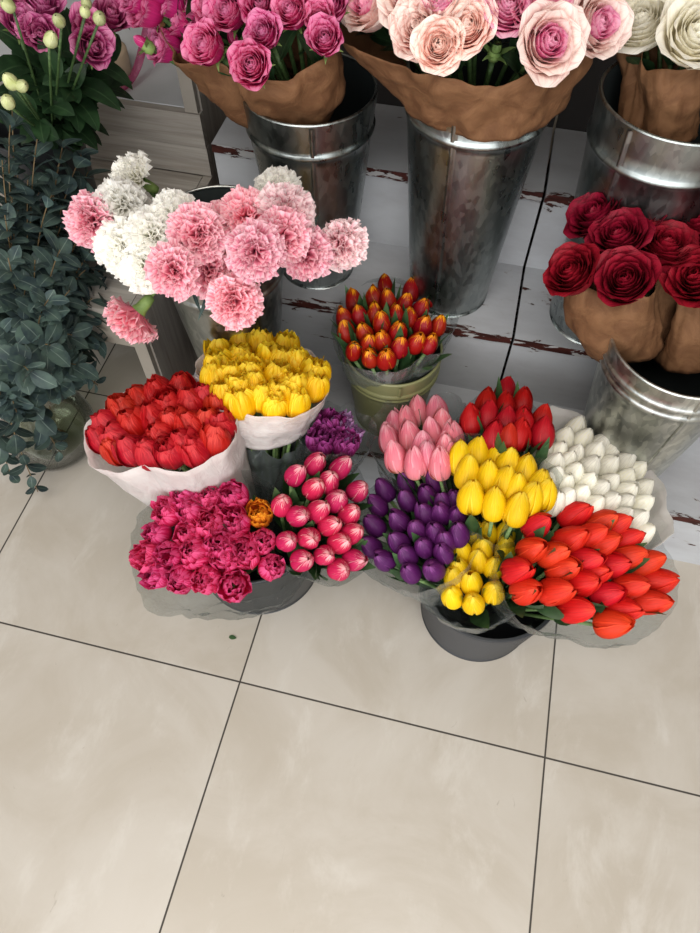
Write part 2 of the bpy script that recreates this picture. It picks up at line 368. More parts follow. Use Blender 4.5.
# flower heads of each bunch in metres: (tie point, [head centres])
HEADS = {
 'coral': ((0.17, 0.565, 0.03), [(0.17, 0.563, 0.414), (0.167, 0.52, 0.411), (0.15, 0.482, 0.405), (0.168, 0.456, 0.398), (0.228, 0.601, 0.408), (0.269, 0.599, 0.4), (0.292, 0.604, 0.392), (0.224, 0.553, 0.41), (0.254, 0.568, 0.405), (0.315, 0.587, 0.385), (0.2, 0.521, 0.41), (0.274, 0.561, 0.4), (0.218, 0.502, 0.406), (0.25, 0.523, 0.403), (0.296, 0.533, 0.392), (0.323, 0.56, 0.382), (0.252, 0.489, 0.398), (0.212, 0.465, 0.398), (0.246, 0.448, 0.388), (0.291, 0.486, 0.386), (0.327, 0.511, 0.377), (0.355, 0.565, 0.366), (0.379, 0.543, 0.352), (0.367, 0.503, 0.354), (0.321, 0.473, 0.371), (0.306, 0.445, 0.369), (0.266, 0.509, 0.398)]),
 'white': ((0.165, 0.6, 0.03), [(0.23, 0.816, 0.342), (0.205, 0.763, 0.376), (0.239, 0.781, 0.361), (0.274, 0.79, 0.346), (0.294, 0.785, 0.341), (0.192, 0.72, 0.395), (0.224, 0.727, 0.388), (0.256, 0.744, 0.375), (0.17, 0.716, 0.397), (0.187, 0.686, 0.404), (0.21, 0.703, 0.398), (0.317, 0.765, 0.343), (0.248, 0.705, 0.391), (0.283, 0.727, 0.374), (0.344, 0.761, 0.33), (0.22, 0.677, 0.403), (0.205, 0.651, 0.409), (0.242, 0.665, 0.401), (0.283, 0.685, 0.386), (0.315, 0.713, 0.366), (0.347, 0.709, 0.351), (0.188, 0.658, 0.41), (0.233, 0.637, 0.407), (0.264, 0.659, 0.397), (0.313, 0.678, 0.377), (0.208, 0.624, 0.412), (0.28, 0.642, 0.395), (0.307, 0.653, 0.384), (0.341, 0.667, 0.366), (0.192, 0.612, 0.414), (0.255, 0.624, 0.403), (0.329, 0.631, 0.377), (0.303, 0.623, 0.388), (0.344, 0.612, 0.37)]),
 'purple': ((0.1, 0.57, 0.03), [(-0.088, 0.623, 0.323), (-0.052, 0.635, 0.341), (-0.007, 0.637, 0.359), (-0.094, 0.588, 0.323), (-0.043, 0.595, 0.351), (-0.011, 0.607, 0.362), (0.018, 0.592, 0.372), (-0.091, 0.549, 0.325), (-0.05, 0.555, 0.348), (-0.009, 0.57, 0.365), (0.036, 0.601, 0.375), (0.018, 0.572, 0.372), (-0.015, 0.538, 0.361), (0.044, 0.57, 0.378), (0.015, 0.536, 0.37), (-0.042, 0.516, 0.348), (-0.088, 0.509, 0.322), (0.002, 0.509, 0.363), (0.051, 0.539, 0.377), (-0.024, 0.494, 0.351), (-0.06, 0.485, 0.332), (0.033, 0.523, 0.372), (0.033, 0.503, 0.369), (-0.013, 0.467, 0.347), (0.023, 0.474, 0.36)]),
 'yellow_up': ((0.13, 0.585, 0.03), [(0.058, 0.673, 0.416), (0.095, 0.675, 0.421), (0.048, 0.628, 0.422), (0.081, 0.624, 0.427), (0.031, 0.66, 0.412), (0.108, 0.618, 0.43), (0.136, 0.648, 0.427), (0.126, 0.608, 0.432), (0.06, 0.583, 0.426), (0.096, 0.575, 0.431), (0.132, 0.573, 0.432), (0.161, 0.626, 0.429), (0.171, 0.612, 0.429), (0.11, 0.656, 0.426), (0.149, 0.597, 0.432)]),
 'yellow_low': ((0.13, 0.55, 0.03), [(0.079, 0.57, 0.331), (0.102, 0.574, 0.333), (0.132, 0.581, 0.334), (0.134, 0.548, 0.336), (0.098, 0.54, 0.334), (0.066, 0.529, 0.328), (0.094, 0.52, 0.332), (0.121, 0.514, 0.333), (0.067, 0.501, 0.325), (0.061, 0.485, 0.321), (0.089, 0.482, 0.325), (0.127, 0.474, 0.326), (0.063, 0.456, 0.313), (0.098, 0.451, 0.318)]),
 'lightpink': ((0.1, 0.62, 0.03), [(-0.06, 0.795, 0.335), (-0.025, 0.795, 0.352), (-0.096, 0.76, 0.332), (-0.075, 0.764, 0.343), (-0.099, 0.713, 0.348), (-0.062, 0.715, 0.368), (-0.023, 0.721, 0.382), (-0.076, 0.663, 0.372), (-0.033, 0.686, 0.387), (0.012, 0.71, 0.396), (-0.042, 0.648, 0.388), (-0.022, 0.665, 0.394), (0.006, 0.68, 0.4), (0.001, 0.646, 0.403), (-0.011, 0.747, 0.378)]),
 'red': ((0.14, 0.61, 0.03), [(0.038, 0.74, 0.417), (0.06, 0.797, 0.399), (0.065, 0.756, 0.417), (0.093, 0.85, 0.372), (0.123, 0.817, 0.396), (0.094, 0.791, 0.407), (0.096, 0.74, 0.428), (0.124, 0.746, 0.428), (0.156, 0.771, 0.418), (0.159, 0.729, 0.433), (0.079, 0.701, 0.436), (0.12, 0.713, 0.437), (0.101, 0.698, 0.44)]),
 'pinkwhite': ((-0.27, 0.58, 0.04), [(-0.23, 0.573, 0.399), (-0.205, 0.606, 0.394), (-0.163, 0.614, 0.383), (-0.176, 0.579, 0.388), (-0.195, 0.558, 0.392), (-0.125, 0.584, 0.37), (-0.239, 0.515, 0.394), (-0.155, 0.551, 0.381), (-0.178, 0.523, 0.384), (-0.206, 0.504, 0.387), (-0.128, 0.537, 0.369), (-0.154, 0.506, 0.374), (-0.214, 0.461, 0.376), (-0.181, 0.475, 0.374), (-0.117, 0.508, 0.359), (-0.132, 0.486, 0.36), (-0.184, 0.44, 0.361), (-0.151, 0.459, 0.358), (-0.103, 0.47, 0.34), (-0.124, 0.446, 0.342)]),
 'magenta': ((-0.33, 0.545, 0.04), [(-0.401, 0.503, 0.37), (-0.365, 0.506, 0.376), (-0.325, 0.516, 0.379), (-0.43, 0.473, 0.356), (-0.389, 0.477, 0.368), (-0.346, 0.464, 0.37), (-0.309, 0.472, 0.371), (-0.438, 0.438, 0.344), (-0.38, 0.442, 0.36), (-0.437, 0.402, 0.329), (-0.359, 0.415, 0.353), (-0.323, 0.436, 0.362), (-0.31, 0.416, 0.354), (-0.259, 0.457, 0.36), (-0.277, 0.427, 0.354), (-0.29, 0.439, 0.36), (-0.375, 0.373, 0.329), (-0.332, 0.38, 0.337), (-0.286, 0.381, 0.335), (-0.233, 0.424, 0.343), (-0.419, 0.376, 0.321), (-0.4, 0.405, 0.342), (-0.275, 0.499, 0.372)]),
 'orange': ((-0.13, 0.895, 0.2), [(-0.181, 1.062, 0.384), (-0.225, 0.968, 0.42), (-0.188, 0.974, 0.431), (-0.157, 0.964, 0.439), (-0.124, 1.03, 0.411), (-0.083, 1.033, 0.404), (-0.229, 0.909, 0.43), (-0.201, 0.914, 0.44), (-0.174, 0.921, 0.446), (-0.134, 0.92, 0.449), (-0.107, 0.922, 0.448), (-0.092, 0.955, 0.441), (-0.155, 0.894, 0.45), (-0.218, 0.874, 0.434), (-0.182, 0.869, 0.444), (-0.121, 0.881, 0.45), (-0.08, 0.912, 0.445), (-0.053, 0.927, 0.436), (-0.146, 0.856, 0.447), (-0.084, 0.868, 0.445), (-0.061, 0.875, 0.44), (-0.112, 0.85, 0.446), (-0.193, 0.832, 0.434), (-0.161, 0.82, 0.437), (-0.131, 0.822, 0.44), (-0.168, 0.846, 0.443), (-0.124, 0.962, 0.442)]),
 'dred': ((-0.37, 0.575, 0.04), [(-0.463, 0.669, 0.436), (-0.499, 0.654, 0.429), (-0.526, 0.639, 0.422), (-0.412, 0.651, 0.449), (-0.427, 0.629, 0.45), (-0.547, 0.615, 0.416), (-0.466, 0.625, 0.444), (-0.379, 0.633, 0.454), (-0.568, 0.585, 0.408), (-0.514, 0.581, 0.432), (-0.478, 0.592, 0.443), (-0.438, 0.587, 0.452), (-0.384, 0.597, 0.457), (-0.571, 0.558, 0.406), (-0.53, 0.554, 0.425), (-0.452, 0.559, 0.449), (-0.406, 0.584, 0.456), (-0.366, 0.598, 0.457), (-0.497, 0.532, 0.436), (-0.458, 0.527, 0.446), (-0.408, 0.552, 0.455), (-0.426, 0.533, 0.452), (-0.386, 0.542, 0.456), (-0.362, 0.567, 0.458), (-0.525, 0.532, 0.426)]),
 'dyellow': ((-0.32, 0.62, 0.04), [(-0.427, 0.765, 0.432), (-0.401, 0.805, 0.421), (-0.36, 0.798, 0.431), (-0.315, 0.809, 0.428), (-0.33, 0.758, 0.448), (-0.38, 0.751, 0.447), (-0.281, 0.763, 0.445), (-0.41, 0.724, 0.449), (-0.403, 0.686, 0.458), (-0.346, 0.712, 0.461), (-0.378, 0.703, 0.459), (-0.245, 0.749, 0.445), (-0.352, 0.674, 0.467), (-0.299, 0.716, 0.46), (-0.309, 0.661, 0.469), (-0.269, 0.699, 0.461), (-0.33, 0.684, 0.466), (-0.285, 0.677, 0.466), (-0.34, 0.641, 0.47), (-0.285, 0.649, 0.469), (-0.254, 0.667, 0.464), (-0.375, 0.657, 0.466), (-0.235, 0.714, 0.453), (-0.309, 0.759, 0.448)]),
 'violet': ((-0.26, 0.64, 0.04), [(-0.205, 0.697, 0.38), (-0.209, 0.657, 0.385), (-0.17, 0.665, 0.376), (-0.187, 0.71, 0.374), (-0.164, 0.693, 0.371)]),
 'carn_white': ((-0.45, 0.885, 0.5), [(-0.567, 0.872, 0.7), (-0.541, 0.78, 0.72), (-0.536, 0.804, 0.68), (-0.518, 0.714, 0.7), (-0.471, 0.729, 0.72), (-0.445, 0.764, 0.73), (-0.481, 0.695, 0.69), (-0.319, 0.865, 0.72)]),
 'carn_pink': ((-0.45, 0.885, 0.5), [(-0.39, 0.713, 0.75), (-0.371, 0.77, 0.72), (-0.339, 0.775, 0.74), (-0.281, 0.787, 0.75), (-0.268, 0.726, 0.76), (-0.29, 0.678, 0.77), (-0.375, 0.696, 0.7), (-0.243, 0.745, 0.72), (-0.199, 0.789, 0.71), (-0.32, 0.653, 0.7), (-0.402, 0.648, 0.74), (-0.579, 0.749, 0.71)]),
 'droop': (0, [(-0.504, 0.685, 0.6), (-0.504, 0.721, 0.6)]),
 'hotpink': ((-0.335, 1.11, 0.64), [(-0.554, 1.105, 0.85), (-0.586, 1.081, 0.85), (-0.522, 1.121, 0.834), (-0.473, 1.078, 0.866), (-0.433, 1.044, 0.879), (-0.383, 1.043, 0.894), (-0.333, 1.032, 0.895), (-0.283, 1.056, 0.896), (-0.564, 1.079, 0.799), (-0.456, 0.998, 0.85), (-0.365, 0.997, 0.88), (-0.373, 0.957, 0.855), (-0.277, 1.003, 0.878), (-0.312, 1.057, 0.901), (-0.412, 1.069, 0.892), (-0.597, 1.077, 0.865), (-0.543, 1.104, 0.825), (-0.292, 1.032, 0.891), (-0.365, 1.068, 0.902), (-0.514, 1.134, 0.858), (-0.467, 1.132, 0.871), (-0.569, 1.101, 0.872), (-0.287, 1.092, 0.902), (-0.331, 1.088, 0.906)]),
 'hotbud': ((-0.335, 1.11, 0.64), [(-0.601, 1.056, 0.816), (-0.437, 1.047, 0.847), (-0.296, 1.049, 0.868)]),
 'pinkrose': ((-0.055, 1.1, 0.7), [(-0.233, 1.101, 0.884), (-0.164, 1.044, 0.925), (-0.116, 1.019, 0.935), (-0.079, 0.986, 0.928), (-0.111, 0.966, 0.911), (-0.144, 0.993, 0.915), (-0.034, 1.019, 0.942), (0.027, 0.991, 0.917), (0.084, 1.06, 0.912), (0.043, 1.077, 0.936), (-0.077, 1.03, 0.946), (0.003, 1.033, 0.94), (-0.276, 1.13, 0.882), (-0.147, 1.075, 0.938), (-0.216, 1.155, 0.894), (-0.036, 1.06, 0.953), (0.082, 1.179, 0.912)]),
 'rosebud': ((-0.055, 1.1, 0.7), [(-0.037, 1.029, 0.89)]),
 'whiterose': ((0.24, 1.1, 0.72), [(0.157, 1.134, 0.888), (0.222, 1.077, 0.908), (0.203, 1.183, 0.903), (0.126, 1.186, 0.891), (0.167, 1.192, 0.924)]),
 'darkred': ((0.285, 0.9, 0.44), [(0.167, 0.988, 0.67), (0.239, 1.014, 0.67), (0.287, 1.076, 0.66), (0.199, 0.931, 0.68), (0.269, 0.936, 0.67), (0.141, 0.872, 0.65), (0.217, 0.864, 0.66), (0.232, 0.986, 0.66)]),
 'darkred2': ((0.385, 0.89, 0.44), [(0.32, 1.008, 0.67), (0.321, 0.894, 0.66), (0.349, 0.958, 0.67), (0.355, 0.909, 0.66), (0.363, 1.04, 0.66), (0.31, 0.967, 0.65)]),
 'lisi': ((-0.88, 1.12, 0.56), [(-0.777, 1.015, 0.84), (-0.745, 1.017, 0.826), (-0.758, 1.062, 0.845), (-0.683, 1.051, 0.797), (-0.683, 1.187, 0.797), (-0.684, 1.134, 0.807), (-0.695, 1.073, 0.812), (-0.786, 1.051, 0.853)]),
 'lisibud': ((-0.88, 1.12, 0.56), [(-0.641, 0.922, 0.904), (-0.616, 0.955, 0.903), (-0.6, 0.962, 0.893), (-0.669, 0.833, 0.856), (-0.685, 0.83, 0.864), (-0.686, 0.811, 0.845), (-0.644, 0.898, 0.891), (-0.617, 0.966, 0.909), (-0.699, 0.902, 0.926)]),
 'euc': ((-0.892, 0.745, 0.03), [(-0.836, 0.9, 0.6), (-0.798, 1.079, 0.5), (-0.727, 0.858, 0.36), (-0.862, 0.784, 0.45), (-0.732, 0.838, 0.55), (-0.844, 0.918, 0.52), (-0.761, 0.954, 0.5), (-0.736, 0.937, 0.42), (-0.815, 0.713, 0.4), (-0.732, 0.772, 0.4), (-0.766, 0.721, 0.3), (-0.802, 0.788, 0.56), (-0.737, 0.762, 0.5), (-0.722, 0.854, 0.42), (-0.851, 0.651, 0.33), (-0.851, 0.589, 0.06), (-0.896, 0.59, 0.1), (-0.747, 0.791, 0.22), (-0.752, 0.656, 0.42), (-0.767, 1.047, 0.47), (-0.841, 1.001, 0.57), (-0.734, 0.82, 0.47), (-0.789, 0.775, 0.5), (-0.824, 0.675, 0.09), (-0.837, 0.959, 0.64), (-0.795, 0.999, 0.6), (-0.778, 1.055, 0.55), (-0.822, 0.848, 0.6), (-0.778, 0.966, 0.54), (-0.749, 0.971, 0.46), (-0.849, 0.725, 0.42), (-0.737, 0.886, 0.46), (-0.772, 0.813, 0.54), (-0.728, 0.839, 0.3), (-0.746, 0.724, 0.42), (-0.831, 0.677, 0.38), (-0.737, 0.755, 0.33), (-0.708, 0.946, 0.5), (-0.715, 0.9, 0.4), (-0.822, 0.634, 0.28), (-0.741, 1.021, 0.54), (-0.824, 0.956, 0.7), (-0.787, 0.968, 0.68), (-0.778, 1.019, 0.64), (-0.835, 0.914, 0.66), (-0.768, 1.052, 0.6), (-0.808, 0.922, 0.62), (-0.767, 0.917, 0.6), (-0.833, 0.996, 0.72)]),
}
# ------------------------------------------------------------------ where the camera stands (phone held at chest height, looking down)
CAM_H = 1.402
CAM_ROT = Matrix(((0.9722682, -0.19839473, 0.12383086), (0.23386866, 0.82479151, -0.51480522), (0.0, 0.5294889, 0.84831686)))
cd = bpy.data.cameras.new('camera'); co = bpy.data.objects.new('camera', cd); COL.objects.link(co)
co.matrix_world = Matrix.Translation((0, 0, CAM_H)) @ CAM_ROT.to_4x4()
cd.sensor_fit = 'HORIZONTAL'; cd.sensor_width = 36; cd.lens = 36.0; cd.clip_start = .02
scn.camera = co
def seen(p):      # used only to word the labels: where a flower shows, left to right and front to back
    q = CAM_ROT.transposed() @ (Vector(p)-Vector((0, 0, CAM_H)))
    return q.x/-q.z, q.y/-q.z

# ------------------------------------------------------------------ petals and blooms
def lerpk(ks, t):
    for (a, x), (b, y) in zip(ks, ks[1:]):
        if t <= b:
            u = (t-a)/(b-a); return x+(y-x)*u
    return ks[-1][1]

def petal(mb, L, W, phi, rb, th, wsh, nu=6, nv=8, z0=0., ruf=0., rf=5., ph=0., serr=0., cup=1., lean=0., fold=0., rc=.6):
    rad = rb; z = z0; P = []; UV = []
    cp, sp = cos(phi), sin(phi)
    for j in range(nv+1):
        t = j/nv
        w = max(1e-4, W*lerpk(wsh, t))
        Rc = max(abs(rad), rc*w)/cup
        a0 = math.radians(lerpk(th, t))
        row = []; uvr = []
        for i in range(nu+1):
            s = -1+2*i/nu
            a = s*w/Rc
            dr = -Rc*(1-cos(a)); tg = Rc*sin(a)
            wob = ruf*t*t*sin(rf*s+ph+t*2)
            zz = z
            if serr and j >= nv-1: zz += serr*((i % 2)-.5)*(1 if j == nv else .3)
            r_ = rad+dr+wob*cos(a0)+fold*abs(s)*w
            zz += -wob*sin(a0) + lean*s*t*w
            row.append((r_*cp-tg*sp, r_*sp+tg*cp, zz)); uvr.append((.5+.5*s, t))
        P.append(row); UV.append(uvr)
        am = math.radians(lerpk(th, min(1, t+.5/nv)))
        rad += sin(am)*L/nv; z += cos(am)*L/nv
    mb.grid(P, UV=UV)

TW = [(0, .34), (.2, .72), (.45, 1), (.68, .95), (.85, .66), (.95, .33), (1, .06)]
TR = [(0, .34), (.25, .75), (.55, 1), (.8, .92), (.93, .7), (1, .38)]
def closed(th, L, rb, tip):
    """scale the inward lean of the upper petal until its tip comes in to radius tip"""
    lo, hi = .2, 3.
    for _ in range(18):
        k = (lo+hi)/2; t2 = [(t, v if v > 0 else max(-88, v*k)) for t, v in th]
        r = rb+sum(math.sin(math.radians(lerpk(t2, (i+.5)/40)))*L/40 for i in range(40))
        if r > tip: lo = k
        else: hi = k
    return t2
def bloom_tulip(rng, L=.064, W=.0225, op=0., tip=TW):
    mb = MB()
    for ring in (0, 1):
        for k in range(3):
            ph = k*2*PI/3+ring*PI/3+rng.uniform(-.12, .12); o = op+rng.uniform(-3, 5)
            petal(mb, L*(1 if ring == 0 else .98)*rng.uniform(.94, 1.06), W*(.86 if ring == 0 else .95), ph, .002, closed([(0, 86-16*ring), (.15, 62-13*ring), (.32, 16), (.46, -2), (.64, -14), (.82, -30), (1, -46)], L, .002, .0002+.0010*ring+max(0, o)*.00012), tip, 6, 9, ruf=.0012, rf=3, ph=rng.uniform(0, 6), cup=1.16 if ring == 0 else .95)
    return mb
def bloom_double(rng, L=.056, W=.020, op=0., ruf=.004, n=(5, 5, 6)):
    mb = MB(); off = rng.uniform(0, 6)
    for ring, cnt in enumerate(n):
        for k in range(cnt):
            ph = off+(k+.5*ring)*2*PI/cnt+rng.uniform(-.25, .25); o = op+rng.uniform(-7, 9)
            b = (78, 58, 34)[ring]
            petal(mb, L*(1, .97, .88)[ring]*rng.uniform(.88, 1.1), W*(1.1, 1., .8)[ring], ph, .002,
                  [(0, b), (.25, b*.6), (.5, 14-6*ring+o*.5), (.8, -16+o), (1, -34+o*1.8)], TR, 6, 8, ruf=ruf*rng.uniform(.6, 1.4), rf=rng.uniform(4, 7), ph=rng.uniform(0, 6), cup=.9)
    return mb
RW = [(0, .40), (.25, .80), (.55, 1), (.8, .98), (.93, .74), (1, .34)]
def bloom_rose(rng, R=.04, n=26, op=1., H=.045, split=-1.):
    mb = MB(); g = 2.39996
    for k in range(n):
        f = k/(n-1); ph = k*g+rng.uniform(-.2, .2); mb.m = 1 if f < split else 0
        L = H*(.82+.26*f)*rng.uniform(.95, 1.05)
        reach = R*(.06+.74*f**.9)
        b = 12+66*f*op; mid = -3+13*f*op; end = -14+(96*f**1.4)*op
        Lb = L*.35
        rb = max(.0015, reach-Lb*sin(math.radians(b))*1.1-.25*L*sin(math.radians(mid)))*.75
        petal(mb, L, R*(.30+.44*f), ph, rb, [(0, b), (.3, b*.55), (.55, mid), (.78, mid+(end-mid)*.35), (.92, end), (1, end*1.25)], RW, 7, 9, z0=.004*(1-f), ruf=.0022*f, rf=rng.uniform(2, 4), ph=rng.uniform(0, 6), lean=rng.uniform(-.06, .06))
    return mb
CW = [(0, .10), (.35, .28), (.7, .75), (.9, 1), (1, 1.05)]
def bloom_carnation(rng, R=.042, n=50):
    mb = MB()
    for k in range(n):
        f = (k+.5)/n; ph = k*2.39996+rng.uniform(-.3, .3)
        ang = 4+80*f**.75
        L = R*rng.uniform(.86, 1.06)*(1.02 if f > .3 else .9)
        petal(mb, L, R*.50*rng.uniform(.8, 1.15), ph, .001, [(0, ang*.55), (.5, ang*.85), (.8, ang), (1, ang+rng.uniform(0, 30))], CW, 12, 5, z0=.012*(1-f), ruf=R*.13*rng.uniform(.7, 1.3), rf=rng.uniform(6, 10), ph=rng.uniform(0, 6), serr=R*.10, cup=.35)
    return mb
def bud_mb(L=.026, W=.010, rng=random):
    mb = MB()
    for k in range(5):
        petal(mb, L, W, k*2*PI/5, .001, closed([(0, 75), (.2, 40), (.4, 3), (.6, -8), (.8, -22), (1, -34)], L, .001, .001), TW, 4, 6, cup=.95)
    return mb
def calyx_mb(r=.010, L=.022, n=5, ang=75):
    mb = MB(); mb.lathe([(.001, -.012), (r*.75, -.010), (r, -.002), (r*.8, .006)], 12)
    for k in range(n):
        petal(mb, L, .0045, k*2*PI/n, r*.7, [(0, ang), (.5, ang*.8), (1, ang+25)], [(0, 1), (.4, .8), (1, .05)], 2, 5)
    return mb
def leaf_mb(L, W, th, base=0., fold=.25, nv=9):
    mb = MB(); petal(mb, L, W, 0, .003, th, [(0, .35), (.2, .8), (.45, 1), (.7, .75), (.9, .33), (1, .03)], 4, nv, z0=base, cup=.8, fold=0)
    return mb
def stem_mb(r=.0032):
    mb = MB(); mb.tube([(0, 0, i/4) for i in range(5)], r, 7); return mb

def variants(fn, mat, name, cnt=4, seed=1, **kw):
    rng = random.Random(seed); out = []
    for i in range(cnt):
        k = {a: (b() if callable(b) else b) for a, b in kw.items()}
        out.append(fn(rng, **k).mesh(name, [M[x] for x in mat] if isinstance(mat, tuple) else M[mat]))
    return out
STEM = stem_mb().mesh('stem', M['stem']); STEMR = stem_mb(.0036).mesh('stem', M['dstem'])
LEAF = [leaf_mb(.17, .017, [(0, 14), (.4, 4), (.8, 4), (1, 12)]).mesh('leaf', M['tleaf']), leaf_mb(.15, .014, [(0, 20), (.35, 8), (.75, 2), (1, -8)]).mesh('leaf', M['tleaf']), leaf_mb(.16, .02, [(0, 18), (.5, 8), (.8, 14), (1, 26)]).mesh('leaf', M['tleaf'])]
RLEAF = [leaf_mb(.055, .018, [(0, 35), (.4, 42), (1, 70)]).mesh('leaf', M['rleaf']), leaf_mb(.065, .02, [(0, 28), (.4, 36), (1, 60)]).mesh('leaf', M['rleaf'])]
CALYX = calyx_mb().mesh('sepals', M['calyx'])

ORD = 'first second third fourth fifth sixth seventh eighth ninth tenth eleventh twelfth'.split()
def rank_labels(pts, per=5):
    """words for the place of each flower in its bunch: rows counted from the front, flowers from the left"""
    s = [seen(p) for p in pts]; n = len(s); rows = max(1, round(n/per))
    order = sorted(range(n), key=lambda i: s[i][1]); out = [''] * n
    for r in range(rows):
        row = order[r*n//rows:(r+1)*n//rows]; row.sort(key=lambda i: s[i][0])
        rw = 'front row' if r == 0 else ('back row' if r == rows-1 else ORD[r]+' row from front')
        if rows == 1: rw = 'bunch'
        for c, i in enumerate(row):
            out[i] = f'{ORD[c]} from left in {rw}'
    return out

def aim(d, roll):
    return Vector((0, 0, 1)).rotation_difference(Vector(d).normalized()) @ Quaternion((0, 0, 1), roll)

def flower_set(key, name, cat, desc, group, blooms, H=.05, stem=None, leaves=None, nleaf=1, leaf_drop=.145, calyx=None, size=(.94, 1.06), per=5, gap=.03, seed=3, spread=1., pick=None, jit=.05, descs=None, nod=None, lspread=(.8, 1.1)):
    """every flower of a bunch is its own thing: bloom, stem, leaf (and sepals)"""
    rng = random.Random(seed); bind, heads = HEADS[key]; B = Vector(bind); out = []
    words = rank_labels(heads, per)
    for i, h in enumerate(heads):
        h = Vector(h); d = (h-B).normalized(); sc = rng.uniform(*size)
        nd = (d+Vector(nod or (0, 0, 0))+Vector((rng.gauss(0, jit), rng.gauss(0, jit), 0))).normalized()
        foot = h-nd*(.5*H*sc)                      # where the bloom sits on its stem
        d = foot-B; Ls = max(.02, d.length-gap); d.normalize()
        dd = descs[i] if descs and descs.get(i) else desc
        o = thing(name, foot-d*Ls, f'{dd}, {words[i]}' if len(heads) > 1 else dd, cat, group)
        o.rotation_mode = 'QUATERNION'; o.rotation_quaternion = aim(d, rng.uniform(0, 2*PI))
        bl = link('bloom', (pick(i) if pick else blooms[rng.randrange(len(blooms))]), o, (0, 0, Ls)); bl.scale = (sc, sc, sc)
        bl.rotation_mode = 'QUATERNION'; bl.rotation_quaternion = aim(o.rotation_quaternion.inverted() @ nd, rng.uniform(0, 6.28))
        st = link('stem', stem or STEM, o); st.scale = (1, 1, Ls+.002)
        if calyx: c = link('sepals', calyx, o, (0, 0, Ls)); c.scale = (sc, sc, sc); c.rotation_mode = 'QUATERNION'; c.rotation_quaternion = bl.rotation_quaternion
        for q in range(nleaf):
            lf = link('leaf', rng.choice(leaves or LEAF), o, (0, 0, max(.005, Ls-leaf_drop*rng.uniform(*lspread))))
            lf.rotation_euler = (0, 0, rng.uniform(0, 2*PI))
        out.append(o)
    return out

def sleeve_mb(key, h0=.2, r0=.035, margin=.014, top=.0, rows=18, K=96, seed=1, crumple=.006, bulge=.25, lip=0., wave=.006, front=0., fm=0., kmax=1., axis=None, rmin=.0):
    """a cone of paper or film round the flowers of a bunch; origin at the tie"""
    rng = random.Random(seed); bind, heads = HEADS[key]; B = Vector(bind)
    ds = [Vector(h)-B for h in heads]
    a = sum(ds, Vector())/len(ds); Lm = a.length; a.normalize()
    if axis: a = Vector(axis).normalized()
    u = a.orthogonal().normalized(); w = a.cross(u)
    camd = Vector((0, 0, CAM_H))-(B+a*Lm); camd = (camd-a*camd.dot(a)).normalized()
    info = [(d.dot(a), math.atan2(d.dot(w), d.dot(u)), (d-a*d.dot(a)).length) for d in ds]
    sup = []; hh = []
    for i in range(K):
        t = 2*PI*i/K
        vals = [(r*cos(t-an), hgt) for hgt, an, r in info]
        m = max(v for v, _ in vals); dv = u*cos(t)+w*sin(t); sup.append(max(rmin, m+margin-fm*max(0, dv.dot(camd))))
        ws = [math.exp((v-m)/.012) for v, _ in vals]
        hh.append(sum(x*v[1] for x, v in zip(ws, vals))/sum(ws))
    def sm(arr, n):
        for _ in range(n): arr = [(arr[i-1]+arr[i]+arr[(i+1) % K])/3 for i in range(K)]
        return arr
    sup = sm(sup, 6); hh = sm(hh, 10)
    p1, p2, p3 = [rng.uniform(0, 6) for _ in range(3)]
    P = []
    for j in range(rows+1):
        t = j/rows; row = []
        for i in range(K):
            th = 2*PI*i/K; dirv = u*cos(th)+w*sin(th)
            f = front*max(0, dirv.dot(camd))
            ht = hh[i]+top+f+wave*(sin(3*th+p1)+.6*sin(7*th+p2))
            h = h0*Lm+(ht-h0*Lm)*t
            tt = t+bulge*sin(PI*t)*.5
            r = r0+(sup[i]-r0)*min(1.2, tt)+lip*max(0, t-.8)/.2
            q = dirv*r+a*h
            nz = noise.noise(q*22+Vector((seed*3.1, 0, 0)))+.6*noise.noise(q*55+Vector((0, seed*1.7, 0)))
            fold = sin(11*th+p3+2*sin(t*5))*.5+sin(23*th+p1)*.3
            r += crumple*(nz*1.2+fold*(.25+.75*t)*.6)
            row.append(dirv*r+a*h)
        P.append(row)
    mb = MB(); mb.grid(P, wrap=True); return mb, B
def sleeve(key, name, mat, label, cat, group=None, solid=.0006, **kw):
    mb, B = sleeve_mb(key, **kw)
    o = link(name, mb.mesh(name, M[mat]), None, B); tag(o, label, cat, group)
    if solid:
        md = o.modifiers.new('sheet', 'SOLIDIFY'); md.thickness = solid; md.offset = 0
    return o

# ------------------------------------------------------------------ the setting
mb = MB(); mb.box(-3, 3, -2.4, 2.6, -.05, 0); structure('floor', mb.mesh('floor', M['floor'], False))
mb = MB(); mb.box(-3, 3, 2.6, 2.7, 0, 2.9); structure('wall_back', mb.mesh('wall_back', M['wallback'], False))
mb = MB(); mb.box(-3.1, -3, -2.4, 2.7, 0, 2.9); structure('wall_left', mb.mesh('wall_left', M['wall'], False))
mb = MB(); mb.box(3, 3.1, -2.4, 2.7, 0, 2.9); structure('wall_right', mb.mesh('wall_right', M['wall'], False))
mb = MB(); mb.box(-3.1, 3.1, -2.4, 2.7, 2.9, 3.0); mb.box(-3.1, 3.1, .95, 2.7, 1.64, 2.9); structure('ceiling_and_shade_block', mb.mesh('ceiling_and_shade_block', M['ceil'], False))  # second box: unseen low block, added to keep light off the stands

